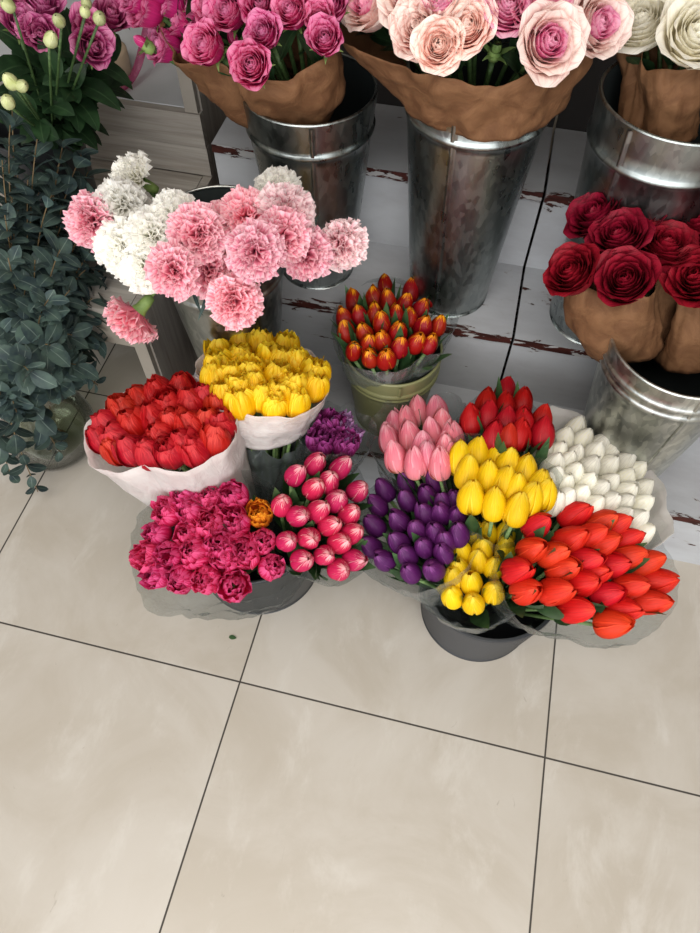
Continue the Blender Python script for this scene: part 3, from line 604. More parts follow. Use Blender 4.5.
# the two stepped stands of white chipped boards
YS = (.783, .993, 1.195); ZS = (.187, .372, .555); YB = 1.405
def board(x0, x1, y0, y1, z0, z1, flat, uo):
    m = MB(); m.box(x0, x1, y0, y1, z0, z1)
    for i, p in enumerate(m.v):
        m.uv[i] = (p[0]+uo, (p[1]-y0) if flat else (z1-p[2])+.004)
    if flat:      # front nosing (third face) is worn to the wood
        for q in range(8, 12): m.uv[q] = (m.v[q][0]+uo, .5+m.v[q][2])
        m.mi[2] = 1
    return m
M['nosing'] = None
def mat_nosing():
    k = NT('worn_nosing'); uv, u, v = k.uv()
    a = k.noise(k.mapping(uv, (14, 60, 1)), 1., 5, .65, .5)
    chip = k.rng(a, .535, .55)
    bn = k.noise(k.mapping(uv, (20, 80, 1)), 1., 3)
    c = k.mix(chip, k.mix(k.rng(bn, .3, .7), lin('#2c110d'), lin('#48201a')), lin('#a8a8a8'))
    return k.done(k.pbr(c, .65, normal=k.bump(a, .5, .002), spec=.25))
M['nosing'] = mat_nosing()
def stepped(x0, x1, label, uo):
    t = thing('stepped_display_stand', ((x0+x1)/2, 1.1, 0), label, 'display stand', 'white stepped stands')
    cx, cy = (x0+x1)/2, 1.1
    def put(n, m, mats, lab=None):
        o = link(n, m.mesh(n, mats, False), t, (-cx, -cy, 0), lab)
        md = o.modifiers.new('soft', 'BEVEL'); md.width = .0015; md.segments = 2; md.limit_method = 'ANGLE'
    ye = YS[1:]+(YB,)
    for i in range(3):
        put('tread', board(x0, x1, YS[i]-.006, ye[i]+.012, ZS[i]-.018, ZS[i], True, uo+i*3.7), [M['paint'], M['nosing']])
        put('riser', board(x0, x1, YS[i], YS[i]+.014, (0, .187, .372)[i], ZS[i]-.018, False, uo+i*2.3+11), [M['paint']])
    m = MB(); m.box(x0, x1, YB, YB+.02, .55, .98); put('back_panel', m, [M['dark']], 'dark brown board behind the top step')
    for xa in (x0+.004, x1-.024):
        m = MB()
        for i in range(3): m.box(xa, xa+.02, YS[i]+.015, ye[i]+.014 if i < 2 else YB, 0, ZS[i]-.019)
        put('side_panel', m, [M['nosing']])
    return t
stepped(-.572, .0885, 'white stepped stand with chipped brown edges, under carnation and hot pink rose buckets', 1.3)
stepped(.094, .95, 'white stepped stand with chipped brown edges, under white rose and dark red rose buckets', 21.9)

# the grey wooden stand at the left
t = thing('wooden_step_shelf', (-1.1, 1.2, 0), 'weathered grey wooden step shelf beside the eucalyptus, white upper tread', 'shelf')
def gput(n, boxes, mat, lab=None, par=None, vert=False):
    m = MB()
    for b in boxes: m.box(*b)
    if vert: m.uv = [(p[2], p[1]) for p in m.v]
    o = link(n, m.mesh(n, M[mat], False), par or t, (1.1, -1.2, 0), lab)
    md = o.modifiers.new('soft', 'BEVEL'); md.width = .0015; md.segments = 2; md.limit_method = 'ANGLE'
    return o
gput('side_panel', [(-.652, -.632, .862, 1.80, 0, .402), (-.652, -.632, 1.302, 1.80, .404, .86)], 'grey', vert=True)
gput('side_panel', [(-1.57, -1.55, .862, 1.80, 0, .402), (-1.57, -1.55, 1.302, 1.80, .404, .86)], 'grey', vert=True)
gput('edge_strip', [(-.664, -.636, .848, .861, 0, .402)], 'lgrey', 'pale edge strip', vert=True)  # front edge of the side panel, in a paler tone
gput('edge_strip', [(-.664, -.636, 1.286, 1.299, .552, .86)], 'lgrey', 'pale edge strip', vert=True)
gput('apron', [(-1.55, -.665, .850, .866, .298, .385)], 'lgrey')
gput('apron', [(-1.55, -.632, 1.284, 1.302, .474, .550), (-1.55, -.632, 1.286, 1.302, .404, .472)], 'grey')
gput('tread', [(-1.55, -.653, .845, 1.283, .386, .403)], 'grey')
m = MB(); m = board(-1.55, -.653, 1.303, 1.72, .532, .552, True, 40); m.mi[2] = 0
o = link('tread', m.mesh('tread', [M['whitepaint']], False), t, (1.1, -1.2, 0), 'white painted upper tread')
gput('back_panel', [(-1.55, -.653, 1.72, 1.74, .40, 1.0)], 'dark')
# ------------------------------------------------------------------ buckets
def bucket(name, loc, h, r0, r1, mat, inmat, label, group=None, ring=(.86,), seam=None, foot=True, wall=.0018, lipr=.0028, handle=None, ribs=0):
    t = thing(name, loc, label, 'bucket', group)
    R = lambda z: r0+(r1-r0)*z/h
    prof = [(R(.004)-.004, .004), (R(.0)+.0015, 0), (R(.012)+.0015, .012), (R(.016), .016)] if foot else [(r0-.002, 0), (r0, .003)]
    zs = [.02+(h-.02)*i/22 for i in range(23)]
    for z in zs:
        r = R(z)
        prof.append((r, z))
        for q in ring:
            if abs(z/h-q) < .026:
                prof.pop(); break
    for q in ring:
        zc = q*h; w = .008
        for dz in (-1, -.7, -.35, 0, .35, .7, 1):
            prof.append((R(zc+dz*w)+.0042*cos(dz*PI/2), zc+dz*w))
    if ribs:
        for i in range(ribs):
            zc = h*(.2+.62*i/ribs)
            for dz, k in ((-.0028, 0), (-.001, .0012), (.001, .0012), (.0028, 0)): prof.append((R(zc+dz)+k, zc+dz))
    prof.sort(key=lambda p: p[1])
    prof[0:0] = []
    m = MB(); m.lathe(prof, 72); m.disc(r0-.002, .004, 48)
    link('body', m.mesh('body', M[mat]), t)
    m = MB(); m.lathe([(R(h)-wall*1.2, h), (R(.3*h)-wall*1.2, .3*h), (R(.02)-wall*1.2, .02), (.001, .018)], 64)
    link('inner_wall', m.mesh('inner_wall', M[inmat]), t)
    m = MB(); m.lathe([(r1-lipr+lipr*cos(a), h+lipr*sin(a)) for a in [2*PI*i/10 for i in range(11)]], 72)
    link('rim', m.mesh('rim', M[mat]), t)
    if seam is not None:
        m = MB(); ca, sa = cos(seam), sin(seam); P = []
        for i in range(12):
            z = .02+(h-.024)*i/11; r = R(z)
            P.append([Vector(((r+k)*ca-s*sa, (r+k)*sa+s*ca, z)) for s, k in ((-.006, 0), (-.005, .0022), (0, .0026), (.001, .0004), (.005, .0001))])
        m.grid(P); link('seam', m.mesh('seam', M[mat]), t)
    for a in (handle or ()):
        m = MB(); ca, sa = cos(a), sin(a); pts = []
        for i in range(13):
            q = PI*i/12; off = .045*cos(q); out = .028*sin(q); zz = h-.008+.035*sin(q)
            pts.append((( r1+out)*ca-off*sa, (r1+out)*sa+off*ca, zz))
        m.tube(pts, .0065, 8); link('handle', m.mesh('handle', M[mat]), t)
    return t
ZB = 'galvanised buckets on the steps'
bucket('zinc_bucket', (-.335, 1.10, .372), .38, .075, .115, 'zinc', 'zincin', 'tall galvanised bucket holding hot pink roses in brown paper', ZB, ring=(.84,), seam=-1.25)
bucket('zinc_bucket', (-.055, 1.09, .372), .455, .078, .117, 'zinc', 'zincin', 'tall galvanised bucket holding pink and cream roses, in the middle', ZB, ring=(.86,), seam=-1.75)
bucket('zinc_bucket', (.24, 1.085, .372), .45, .085, .122, 'zinc', 'zincin', 'galvanised bucket holding white roses, behind the dark red roses', ZB, ring=(.85,), seam=-2.2)
bucket('zinc_bucket', (.345, .872, .187), .37, .082, .122, 'zinclight', 'zincin', 'pale galvanised bucket under the dark red roses, behind white tulips', ZB, ring=(.90, .84), seam=-1.35)
bucket('zinc_bucket', (-.45, .893, .187), .42, .075, .115, 'zinclight', 'zincin', 'galvanised bucket of carnations, behind the yellow double tulips', ZB, ring=(.80,), seam=-.6)
bucket('olive_bucket', (-.13, .895, .187), .20, .07, .095, 'olive', 'zincin', 'small olive green bucket holding red and gold tulips', None, ring=(.80, .74), seam=-1.2)
bucket('plastic_bucket', (-.335, .575, 0), .24, .125, .16, 'black', 'black', 'black plastic bucket with loop handles, under magenta and red double tulips', 'black buckets on the floor', ring=(), handle=(2.95, .55), lipr=.004)
bucket('plastic_bucket', (.132, .572, 0), .19, .112, .136, 'blackrib', 'black', 'black ribbed plastic bucket under purple, yellow and coral tulips', 'black buckets on the floor', ring=(), lipr=.004)

# ------------------------------------------------------------------ tulips
mats = {}
def tl(mat, seed, cnt=5, ops=(-2, 14), **kw):
    rng = random.Random(seed); return variants(bloom_tulip, mat, 'bloom', cnt, seed, op=lambda: rng.uniform(*ops), **kw)
def dl(mat, seed, cnt=5, ops=(-6, 12), **kw):
    rng = random.Random(seed); return variants(bloom_double, mat, 'bloom', cnt, seed, op=lambda: rng.uniform(*ops), **kw)
flower_set('coral', 'tulip', 'tulip', 'coral red tulip over black bucket', 'coral red tulips', tl('coral', 11, L=.078, W=.0225, ops=(0, 24)), H=.064, nleaf=2, leaf_drop=.12, seed=21, nod=(.45, .12, -.05))
flower_set('white', 'tulip', 'tulip', 'white tulip in pale sleeve', 'white tulips', tl('white', 12, L=.066, W=.0245), H=.056, nleaf=1, leaf_drop=.17, seed=22, per=6, size=(1.0, 1.14), nod=(.14, .2, 0), jit=.09)
flower_set('purple', 'tulip', 'tulip', 'deep purple tulip', 'deep purple tulips', tl('purple', 13, L=.062, W=.021), H=.052, nleaf=2, leaf_drop=.135, seed=23, nod=(-.08, .12, 0))
flower_set('yellow_up', 'tulip', 'tulip', 'large yellow tulip beside light pink ones', 'upper yellow tulips', tl('yellow', 14, L=.076, W=.0235, ops=(4, 16)), H=.062, nleaf=1, leaf_drop=.16, seed=24, nod=(.05, .55, -.1))
flower_set('yellow_low', 'tulip', 'tulip', 'small yellow tulip beside coral ones', 'lower yellow tulips', tl('yellow', 15, L=.064, W=.021, ops=(2, 30)), H=.048, nleaf=1, leaf_drop=.13, seed=25, nod=(-.05, .35, 0), per=4)
flower_set('lightpink', 'tulip', 'tulip', 'light pink tulip', 'light pink tulips', tl('lightpink', 16, L=.072, W=.019, ops=(8, 34)), H=.058, nleaf=1, leaf_drop=.15, seed=26, nod=(.05, .55, -.05))
flower_set('red', 'tulip', 'tulip', 'crimson tulip behind large yellow ones', 'crimson tulips', tl('red', 17, L=.070, W=.0185), H=.058, nleaf=2, leaf_drop=.12, seed=27, nod=(.05, .55, -.05))
flower_set('pinkwhite', 'tulip', 'tulip', 'pink tulip with cream petal edges', 'pink and cream tulips', tl('pinkwhite', 18, L=.064, W=.022), H=.053, nleaf=2, leaf_drop=.14, seed=28, nod=(.22, .12, 0), jit=.12)
flower_set('orange', 'tulip', 'tulip', 'red and gold tulip in olive bucket', 'red and gold tulips', tl('flame', 19, L=.052, W=.0185), H=.044, nleaf=2, leaf_drop=.125, seed=29, nod=(0, .22, 0), jit=.1, size=(1., 1.2))
og = dl('orangey', 40, 1, L=.05); mg = dl('magenta', 20, 6, L=.062, W=.025, n=(4, 4, 4), ruf=.004, ops=(-8, 4))
nmag = len(HEADS['magenta'][1])
flower_set('magenta', 'tulip', 'tulip', 'magenta double tulip', 'magenta double tulips', mg, H=.056, nleaf=1, leaf_drop=.13, seed=30, size=(.92, 1.1), jit=.1, pick=lambda i: og[0] if i == nmag-1 else mg[i % 6], descs={nmag-1: 'orange double tulip among magenta ones'})
flower_set('dred', 'tulip', 'tulip', 'bright red double tulip in tissue', 'bright red double tulips', dl('dred', 31, 6, L=.072, W=.029, n=(4, 3, 3), ruf=.002, ops=(-12, -3)), H=.056, nleaf=0, leaf_drop=.13, seed=31, jit=.12, nod=(-.05, .15, 0), size=(.92, 1.1))
flower_set('dyellow', 'tulip', 'tulip', 'yellow double tulip in tissue', 'yellow double tulips', dl('dyellow', 32, 6, L=.064, W=.0245, n=(5, 5, 4), ruf=.004, ops=(-10, 3)), H=.052, nleaf=0, leaf_drop=.16, seed=32, jit=.1, nod=(0, .2, 0), size=(.94, 1.1))
vi = dl('violet', 33, 3, L=.062, W=.022, ruf=.005); li = dl('lilac', 34, 2, L=.05, W=.02)
flower_set('violet', 'tulip', 'tulip', 'violet double tulip', 'violet double tulips', vi, H=.056, nleaf=1, leaf_drop=.14, seed=33, pick=lambda i: vi[i % 3] if i < 3 else li[i-3], descs={3: 'pale lilac double tulip', 4: 'pale lilac double tulip'})

# wraps of the tulip bunches
SL = 'tulip bunch wraps'
sleeve('dred', 'tissue_wrap', 'tissue', 'white tissue cone wrapped around bright red double tulips', 'wrap', SL, h0=.12, r0=.05, margin=.030, top=.008, seed=3, crumple=.005, bulge=.1)
sleeve('dyellow', 'tissue_wrap', 'tissue', 'white tissue collar wrapped around yellow double tulips', 'wrap', SL, h0=.79, r0=.086, margin=.026, top=.0, seed=4, crumple=.005, bulge=.2, wave=.003)
sleeve('dyellow', 'film_wrap', 'filmgrey', 'crinkled grey film under the yellow double tulips', 'wrap', SL, h0=.1, r0=.045, margin=-.012, top=-.115, seed=5, crumple=.011, bulge=.1, solid=0)
sleeve('white', 'film_wrap', 'tissue2', 'pale translucent sleeve around white tulips', 'wrap', SL, h0=.15, r0=.045, margin=.042, top=.006, front=-.06, fm=.04, seed=6, crumple=.005, bulge=.15)
sleeve('coral', 'film_wrap', 'film', 'clear film sleeve around coral red tulips', 'wrap', SL, h0=.2, r0=.03, margin=.036, top=.0, seed=7, crumple=.006, bulge=.2, front=-.005, solid=0)
sleeve('purple', 'film_wrap', 'film2', 'clear film sleeve around deep purple tulips', 'wrap', SL, h0=.2, r0=.04, margin=.032, top=-.012, seed=8, crumple=.005, solid=0)
sleeve('yellow_low', 'film_wrap', 'film2', 'clear film sleeve around small yellow tulips', 'wrap', SL, h0=.2, r0=.03, margin=.044, top=-.012, seed=9, crumple=.005, solid=0)
sleeve('yellow_up', 'film_wrap', 'film', 'clear film sleeve around large yellow tulips', 'wrap', SL, h0=.3, r0=.03, margin=.026, top=.012, front=-.075, seed=10, crumple=.005, solid=0)
sleeve('lightpink', 'film_wrap', 'film', 'clear film sleeve around light pink tulips', 'wrap', SL, h0=.3, r0=.03, margin=.032, top=.02, front=-.07, seed=11, crumple=.006, solid=0)
sleeve('red', 'film_wrap', 'film', 'clear film sleeve around crimson tulips', 'wrap', SL, h0=.3, r0=.03, margin=.026, top=-.02, front=-.03, seed=12, crumple=.005, solid=0)
sleeve('magenta', 'film_wrap', 'film', 'wide clear film sleeve around magenta double tulips', 'wrap', SL, h0=.15, r0=.05, margin=.050, top=-.02, seed=13, crumple=.007, bulge=.3, solid=0)
sleeve('pinkwhite', 'film_wrap', 'film', 'clear film sleeve around pink and cream tulips', 'wrap', SL, h0=.3, r0=.04, margin=.022, top=-.02, seed=14, crumple=.005, solid=0)
sleeve('orange', 'film_wrap', 'film2', 'clear film sleeve around red and gold tulips', 'wrap', SL, h0=.1, r0=.03, margin=.026, top=-.008, seed=15, crumple=.005, bulge=.3, solid=0)
sleeve('violet', 'film_wrap', 'film', 'clear film sleeve around violet double tulips', 'wrap', SL, h0=.3, r0=.03, margin=.04, top=.015, seed=16, crumple=.007, solid=0)

# ------------------------------------------------------------------ roses
def rs(mat, seed, cnt=4, ops=(.8, 1.05), **kw):
    rng = random.Random(seed); return variants(bloom_rose, mat, 'bloom', cnt, seed, op=lambda: rng.uniform(*ops), **kw)
flower_set('hotpink', 'rose', 'rose', 'hot pink spray rose', 'hot pink spray roses', rs(('hotpink', 'hotin'), 51, 5, R=.037, H=.044, ops=(.55, .95), split=.4), H=.04, stem=STEMR, leaves=RLEAF, nleaf=1, leaf_drop=.05, calyx=CALYX, seed=51, jit=.16, nod=(0, -.45, 0), size=(.82, 1.1))
flower_set('hotbud', 'rose_bud', 'rose', 'small hot pink rose bud', 'hot pink rose buds', [bud_mb(.028, .011).mesh('bloom', M['hotpink'])], H=.03, stem=STEMR, leaves=RLEAF, nleaf=0, calyx=CALYX, seed=52, jit=.1)
pr = rs(('cream', 'creamin'), 53, 3, R=.056, H=.056, ops=(.85, 1.05), split=.45); bl = rs('blush', 54, 3, R=.048, H=.042, n=36, ops=(.9, 1.05)); pk = rs('pinkr', 55, 2, R=.05, H=.05)
kinds = {3: bl[0], 4: bl[1], 5: bl[2], 6: pk[0], 9: bl[0], 11: pk[1]}
dsc = {3: 'blush spray rose', 4: 'blush spray rose', 5: 'blush spray rose', 6: 'mid pink rose', 9: 'blush spray rose', 11: 'mid pink rose'}
flower_set('pinkrose', 'rose', 'rose', 'cream edged pink rose', 'pink and cream roses', pr, H=.05, stem=STEMR, leaves=RLEAF, nleaf=2, leaf_drop=.06, calyx=CALYX, seed=53, jit=.12, nod=(0, -.5, 0), size=(.9, 1.05), pick=lambda i: kinds.get(i, pr[i % 3]), descs=dsc)
flower_set('rosebud', 'rose_bud', 'rose', 'green rose bud below the blush roses', None, [bud_mb(.024, .010).mesh('bloom', M['calyx'])], H=.03, stem=STEMR, nleaf=0, calyx=CALYX, seed=54)
flower_set('whiterose', 'rose', 'rose', 'creamy white rose', 'creamy white roses', rs('wrose', 56, 3, R=.064, H=.062), H=.055, stem=STEMR, leaves=RLEAF, nleaf=1, leaf_drop=.07, calyx=CALYX, seed=55, jit=.12, nod=(0, -.55, -.1))
dr = rs('drose', 57, 4, R=.057, H=.054, n=28)
flower_set('darkred', 'rose', 'rose', 'dark red rose, inner bundle', 'dark red roses', dr, H=.05, stem=STEMR, leaves=RLEAF, nleaf=0, leaf_drop=.06, calyx=CALYX, seed=56, jit=.15, nod=(-.1, -.35, 0))
flower_set('darkred2', 'rose', 'rose', 'dark red rose, outer bundle', 'dark red roses', dr, H=.05, stem=STEMR, leaves=RLEAF, nleaf=0, leaf_drop=.06, calyx=CALYX, seed=57, jit=.12, nod=(-.1, -.35, 0))
KP = 'brown paper wraps'
sleeve('hotpink', 'paper_wrap', 'kraft', 'brown paper wrap around hot pink roses', 'wrap', KP, h0=.22, r0=.07, margin=-.02, top=-.03, seed=21, crumple=.009, bulge=.5, wave=.010)
sleeve('pinkrose', 'paper_wrap', 'kraft', 'wide crumpled brown paper wrap around pink and cream roses', 'wrap', KP, h0=.36, r0=.129, margin=.010, top=-.035, axis=(0, 0, 1), seed=22, crumple=.008, bulge=.25, wave=.010)
sleeve('whiterose', 'paper_wrap', 'kraft', 'brown paper wrap below creamy white roses', 'wrap', KP, h0=.1, r0=.06, margin=-.002, top=-.03, seed=23, crumple=.009, bulge=.5, wave=.008)
sleeve('darkred', 'paper_wrap', 'kraft', 'brown paper roll below inner bundle of dark red roses', 'wrap', KP, h0=.2, r0=.065, margin=-.004, top=-.028, seed=24, crumple=.006, bulge=.9, wave=.006)
sleeve('darkred2', 'paper_wrap', 'kraft', 'brown paper roll below outer bundle of dark red roses', 'wrap', KP, h0=.2, r0=.055, margin=-.006, top=-.028, seed=25, crumple=.006, bulge=.9, wave=.006)

# ------------------------------------------------------------------ carnations
cp = variants(bloom_carnation, 'carnpink', 'bloom', 3, 61, R=.0425); cpl = variants(bloom_carnation, 'carnpale', 'bloom', 2, 62, R=.044); cw = variants(bloom_carnation, 'carnwhite', 'bloom', 3, 63, R=.043)
mb = MB(); mb.lathe([(.002, -.026), (.007, -.024), (.009, -.012), (.0095, 0), (.012, .006)], 14); CCUP = mb.mesh('calyx', M['calyx'])
GRASS = [leaf_mb(.10, .005, [(0, 30), (.5, 50), (1, 95)]).mesh('leaf', M['euc'])]
def carnations(key, desc, group, blooms, alt=None, altw=None, seed=1):
    rng = random.Random(seed); bind, heads = HEADS[key]; B = Vector(bind); words = rank_labels(heads, 4)
    for i, h in enumerate(heads):
        h = Vector(h); d = (h-B).normalized(); nd = (d+Vector((rng.gauss(0, .25), -.6+rng.gauss(0, .2), .2))).normalized()
        foot = h-nd*.022; d = foot-B; L = d.length; d.normalize()
        sc = rng.uniform(.92, 1.08); Ls = L-.035
        o = thing('carnation', foot-d*Ls, f'{altw if alt and i in alt else desc}, {words[i]}', 'carnation', group)
        o.rotation_mode = 'QUATERNION'; o.rotation_quaternion = aim(d, rng.uniform(0, 6.28))
        b = link('bloom', alt[i] if alt and i in alt else blooms[i % len(blooms)], o, (0, 0, Ls)); b.scale = (sc,)*3
        b.rotation_mode = 'QUATERNION'   # heads nod outward and a little to the light
        nd = o.rotation_quaternion.inverted() @ nd
        b.rotation_quaternion = Vector((0, 0, 1)).rotation_difference(nd.normalized())
        c = link('calyx', CCUP, o, (0, 0, Ls)); c.rotation_mode = 'QUATERNION'; c.rotation_quaternion = b.rotation_quaternion
        s = link('stem', STEMR, o); s.scale = (.8, .8, Ls-.01)
        lf = link('leaf', GRASS[0], o, (0, 0, Ls-.14)); lf.rotation_euler = (0, 0, rng.uniform(0, 6.28))
carnations('carn_white', 'white carnation', 'white carnations', cw, seed=64)
carnations('carn_pink', 'pink carnation', 'pink carnations', cp, {3: cpl[0], 8: cpl[1]}, 'pale pink carnation', seed=65)
# the one that droops over the edge, seen from the side with its green calyx
H = Vector((-.505, .695, .60)); ax = Vector((-.42, -.55, -.38)).normalized()
o = thing('carnation', H, 'pink carnation drooping low, with its green calyx showing', 'carnation', 'pink carnations')
b = link('bloom', cp[0], o); b.rotation_mode = 'QUATERNION'; b.rotation_quaternion = Vector((0, 0, 1)).rotation_difference(ax); b.scale = (1.1,)*3
c = link('calyx', CCUP, o); c.rotation_mode = 'QUATERNION'; c.rotation_quaternion = b.rotation_quaternion; c.scale = (1.05, 1.05, 1.)
p0 = -ax*.026; tgt = Vector((-.46, .88, .50))-H
m = MB(); m.tube([p0*(1-t)**3+3*(p0*2.6)*t*(1-t)**2+3*Vector((.03, .14, .03))*t*t*(1-t)+tgt*t**3 for t in [i/12 for i in range(13)]], .0028, 7)
link('stem', m.mesh('stem', M['calyx']), o)
# the closed bud among the carnations
bd = Vector((-.345, .775, .70)); o = thing('carnation_bud', bd, 'small dark pink carnation bud with green calyx', 'carnation')
link('bloom', bud_mb(.03, .011).mesh('bloom', M['hotpink']), o); c = link('calyx', CCUP, o, (0, 0, .008)); c.scale = (1.2,)*3
m = MB(); m.tube([Vector((0, 0, -.01)), Vector((-.03, .05, -.15)), Vector((-.09, .13, -.4))], .0026, 7); link('stem', m.mesh('stem', M['calyx']), o)

# ------------------------------------------------------------------ eucalyptus in a glass vase
VX, VY = -.892, .745
t = thing('glass_vase', (VX, VY, 0), 'round clear glass vase of water holding eucalyptus on the tiles', 'vase')
outer = [(.045, .002), (.062, .004), (.085, .022), (.100, .055), (.103, .085), (.096, .118), (.078, .150), (.064, .175), (.060, .195), (.064, .22), (.070, .245), (.076, .262)]
inner = [(r-.003, z+.003) for r, z in outer[::-1]]; inner[0] = (.073, .262); inner[-1] = (.043, .010)
m = MB(); m.lathe(outer+[(.0745, .2635)]+inner+[(.001, .010)], 64); b0 = len(m.v); m.disc(.045, .002, 64)
link('glass_body', m.mesh('glass_body', M['glass']), t)
m = MB(); m.lathe([(.001, .0115), (.042, .0115), (.0575, .012), (.080, .026), (.0955, .056), (.0985, .084), (.0965, .098), (.001, .098)], 48); link('water', m.mesh('water', M['water']), t)

def sprig(name, base, tip, label, cat, group, rng, matl, mats_, n=9, LL=.055, WW=.021, start=.25, arch=.10, mouth=None, stem_r=.0022, th=((0, 35), (.4, 60), (1, 85))):
    base = Vector(base); tip = Vector(tip)
    mid = Vector(mouth) if mouth else base.lerp(tip, .4)
    c2 = mid.lerp(tip, .55)+Vector((0, 0, arch))
    pts = []
    for i in range(6): pts.append(base.lerp(mid, i/6))
    for i in range(15):
        u = i/14; pts.append(mid*(1-u)**2+c2*2*u*(1-u)+tip*u*u)
    o = thing(name, base, label, cat, group)
    m = MB(); m.tube([p-base for p in pts], lambda u: stem_r*(1-.55*u), 6); link('stem', m.mesh('stem', M[mats_]), o)
    m = MB(); N = len(pts)
    for k in range(n):
        f = start+(1-start)*k/(n-.5); x = f*(N-1); i = min(N-2, int(x)); p = pts[i].lerp(pts[i+1], x-i)-base
        d = (pts[i+1]-pts[i]).normalized(); rot = aim(d, k*PI/2+rng.uniform(-.4, .4))
        sc = (1.1-.5*(k/n))*rng.uniform(.65, 1.25)
        for q in (0, 1):
            tw = rng.uniform(-26, 26); lm = MB(); petal(lm, LL*sc, WW*sc, q*PI+rng.uniform(-.3, .3), .002, [(a, b+tw) for a, b in th], [(0, .12), (.12, .45), (.35, .93), (.6, 1), (.82, .75), (.95, .36), (1, .05)], 4, 7, cup=.35)
            # leaf blades turn up to the light a little
            base_i = len(m.v)
            for v in lm.v: m.v.append(tuple(rot @ Vector(v)+p))
            m.uv += lm.uv; m.f += [tuple(a+base_i for a in fc) for fc in lm.f]; m.mi += lm.mi
    link('leaves', m.mesh('leaves', M[matl]), o)
    return o
rng = random.Random(81); heads = HEADS['euc'][1]; words = rank_labels(heads, 4)
for i, h in enumerate(heads):
    a = rng.uniform(0, 6.28); d = Vector((h[0]-VX, h[1]-VY, 0)); d = d.normalized() if d.length > .01 else Vector((1, 0, 0))
    low = h[2] < .25
    mouth = (VX+d.x*(.078 if low else .04), VY+d.y*(.078 if low else .04), .275 if low else .25)
    sprig('eucalyptus_branch', (VX-d.x*.03, VY-d.y*.03, .018), h, f'grey green eucalyptus branch, tip {words[i]}', 'branch', 'eucalyptus branches', rng, 'euc', 'eucstem', n=7 if low else 13, start=.5 if low else .36, arch=.06 if low else rng.uniform(.02, .09), mouth=mouth, LL=.044 if low else .068, WW=.017 if low else .0215, th=((0, 35), (.4, 60), (1, 85)) if low else ((0, 40), (.4, 62), (1, 80)))

# ------------------------------------------------------------------ lisianthus behind the eucalyptus
bucket('plastic_bucket', (-.90, 1.10, .403), .20, .075, .09, 'black', 'black', 'dark bucket of lisianthus on the grey step shelf', None, ring=(), lipr=.003)
lb = variants(bloom_rose, 'lisi', 'bloom', 4, 91, R=.036, H=.046, n=14, op=.85)
STEMT = stem_mb(.0020).mesh('stem', M['dstem'])
BIG = [leaf_mb(.10, .026, [(0, 30), (.4, 55), (1, 95)]).mesh('leaf', M['rleaf']), leaf_mb(.085, .024, [(0, 45), (.4, 65), (1, 110)]).mesh('leaf', M['rleaf'])]
flower_set('lisi', 'lisianthus', 'lisianthus', 'purple pink lisianthus flower above dark leaves', 'lisianthus flowers', lb, H=.045, stem=STEMR, leaves=BIG, nleaf=12, leaf_drop=.19, lspread=(.35, 1.5), calyx=CALYX, seed=91, jit=.2, nod=(.1, -.3, 0), per=4, size=(.9, 1.15))
flower_set('lisibud', 'lisianthus_bud', 'lisianthus', 'pale green lisianthus bud', 'lisianthus buds', [bud_mb(.034, .0115).mesh('bloom', M['lisibud'])], H=.034, stem=STEMT, leaves=RLEAF, nleaf=1, leaf_drop=.2, lspread=(.8, 1.2), calyx=None, seed=92, jit=.25, per=5, size=(.8, 1.15))

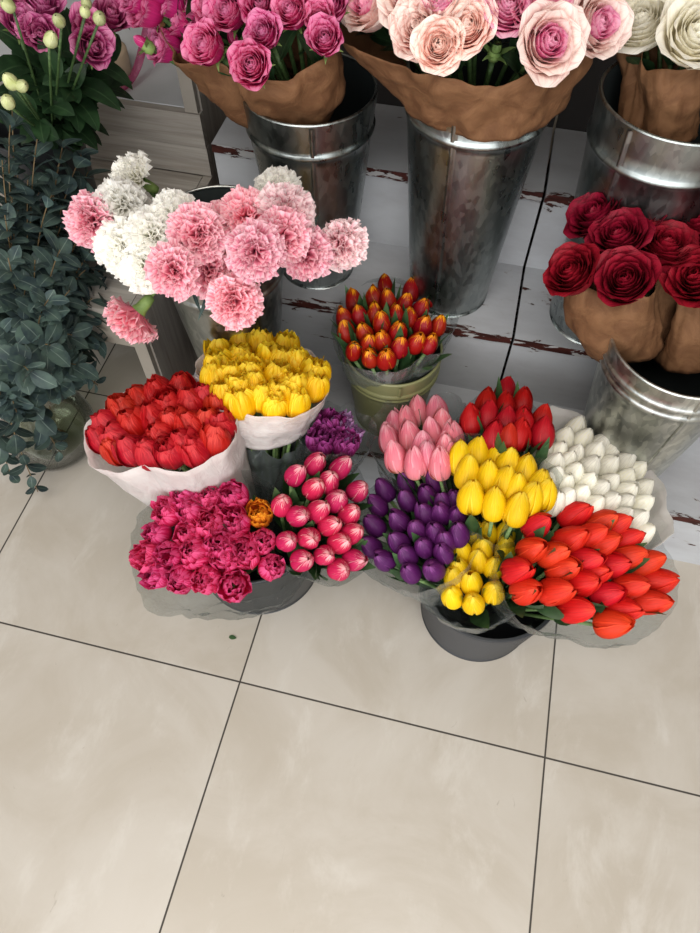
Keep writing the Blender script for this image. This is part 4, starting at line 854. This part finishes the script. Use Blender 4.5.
# ribbon roll and the loose end of organza on the white tread of the grey shelf
o = thing('ribbon_roll', (-.885, 1.385, .553), 'beige ribbon roll on the white tread behind the lisianthus', 'ribbon')
m = MB(); m.lathe([(.022, .0), (.052, .0), (.056, .004), (.056, .046), (.052, .05), (.022, .05), (.020, .046), (.020, .004), (.022, 0)], 40); link('roll', m.mesh('roll', M['ribbonroll']), o)
pts = [(-.70, 1.46, .80), (-.735, 1.44, .74), (-.765, 1.43, .68), (-.785, 1.40, .62), (-.80, 1.37, .575), (-.815, 1.335, .558), (-.825, 1.315, .557)]
m = MB(); m.grid([[Vector(p)+Vector((-.010, 0, 0)), Vector(p)+Vector((0, -.004, .001)), Vector(p)+Vector((.010, 0, 0))] for p in pts])
o = link('ribbon', m.mesh('ribbon', M['ribbon']), None); tag(o, 'sheer pink ribbon trailing down from the roses onto white tread', 'ribbon')
sd = o.modifiers.new('sheet', 'SOLIDIFY'); sd.thickness = .0006; ss = o.modifiers.new('smooth', 'SUBSURF'); ss.levels = 2; ss.render_levels = 2

# a scrap of leaf dropped on the tiles
m = leaf_mb(.016, .005, [(0, 84), (.5, 88), (1, 80)]); o = link('leaf_scrap', m.mesh('leaf_scrap', M['tleaf']), None, (-.352, .393, .0008)); tag(o, 'tiny green leaf scrap lying on the tile before the left bucket', 'leaf')

# ------------------------------------------------------------------ light: daylight from the open shop front behind the camera
w = bpy.data.worlds.new('daylight'); scn.world = w; w.use_nodes = True
bg = w.node_tree.nodes['Background']; bg.inputs[0].default_value = (.82, .90, 1., 1); bg.inputs[1].default_value = .6
def area(name, loc, rot, sx, sy, power, col):
    l = bpy.data.lights.new(name, 'AREA'); l.shape = 'RECTANGLE'; l.size = sx; l.size_y = sy; l.energy = power; l.color = col
    o = bpy.data.objects.new(name, l); COL.objects.link(o); o.location = loc; o.rotation_euler = rot; return o
area('shop_front_daylight', (.2, -2.3, 1.75), (math.radians(80), 0, 0), 5.0, 2.2, 102, (1., .985, .96))
area('ceiling_lamp', (.1, -.65, 2.85), (0, 0, 0), 2.8, 1.0, 46, (1., .95, .88))
scn.view_settings.view_transform = 'Standard'; scn.view_settings.look = 'None'; scn.view_settings.gamma = 1; scn.view_settings.exposure = 0.25
scn.view_settings.use_curve_mapping = False
scn.cycles.use_denoising = True
scn.cycles.max_bounces = 10; scn.cycles.transparent_max_bounces = 24; scn.cycles.transmission_bounces = 8
scn.cycles.caustics_reflective = False; scn.cycles.caustics_refractive = False
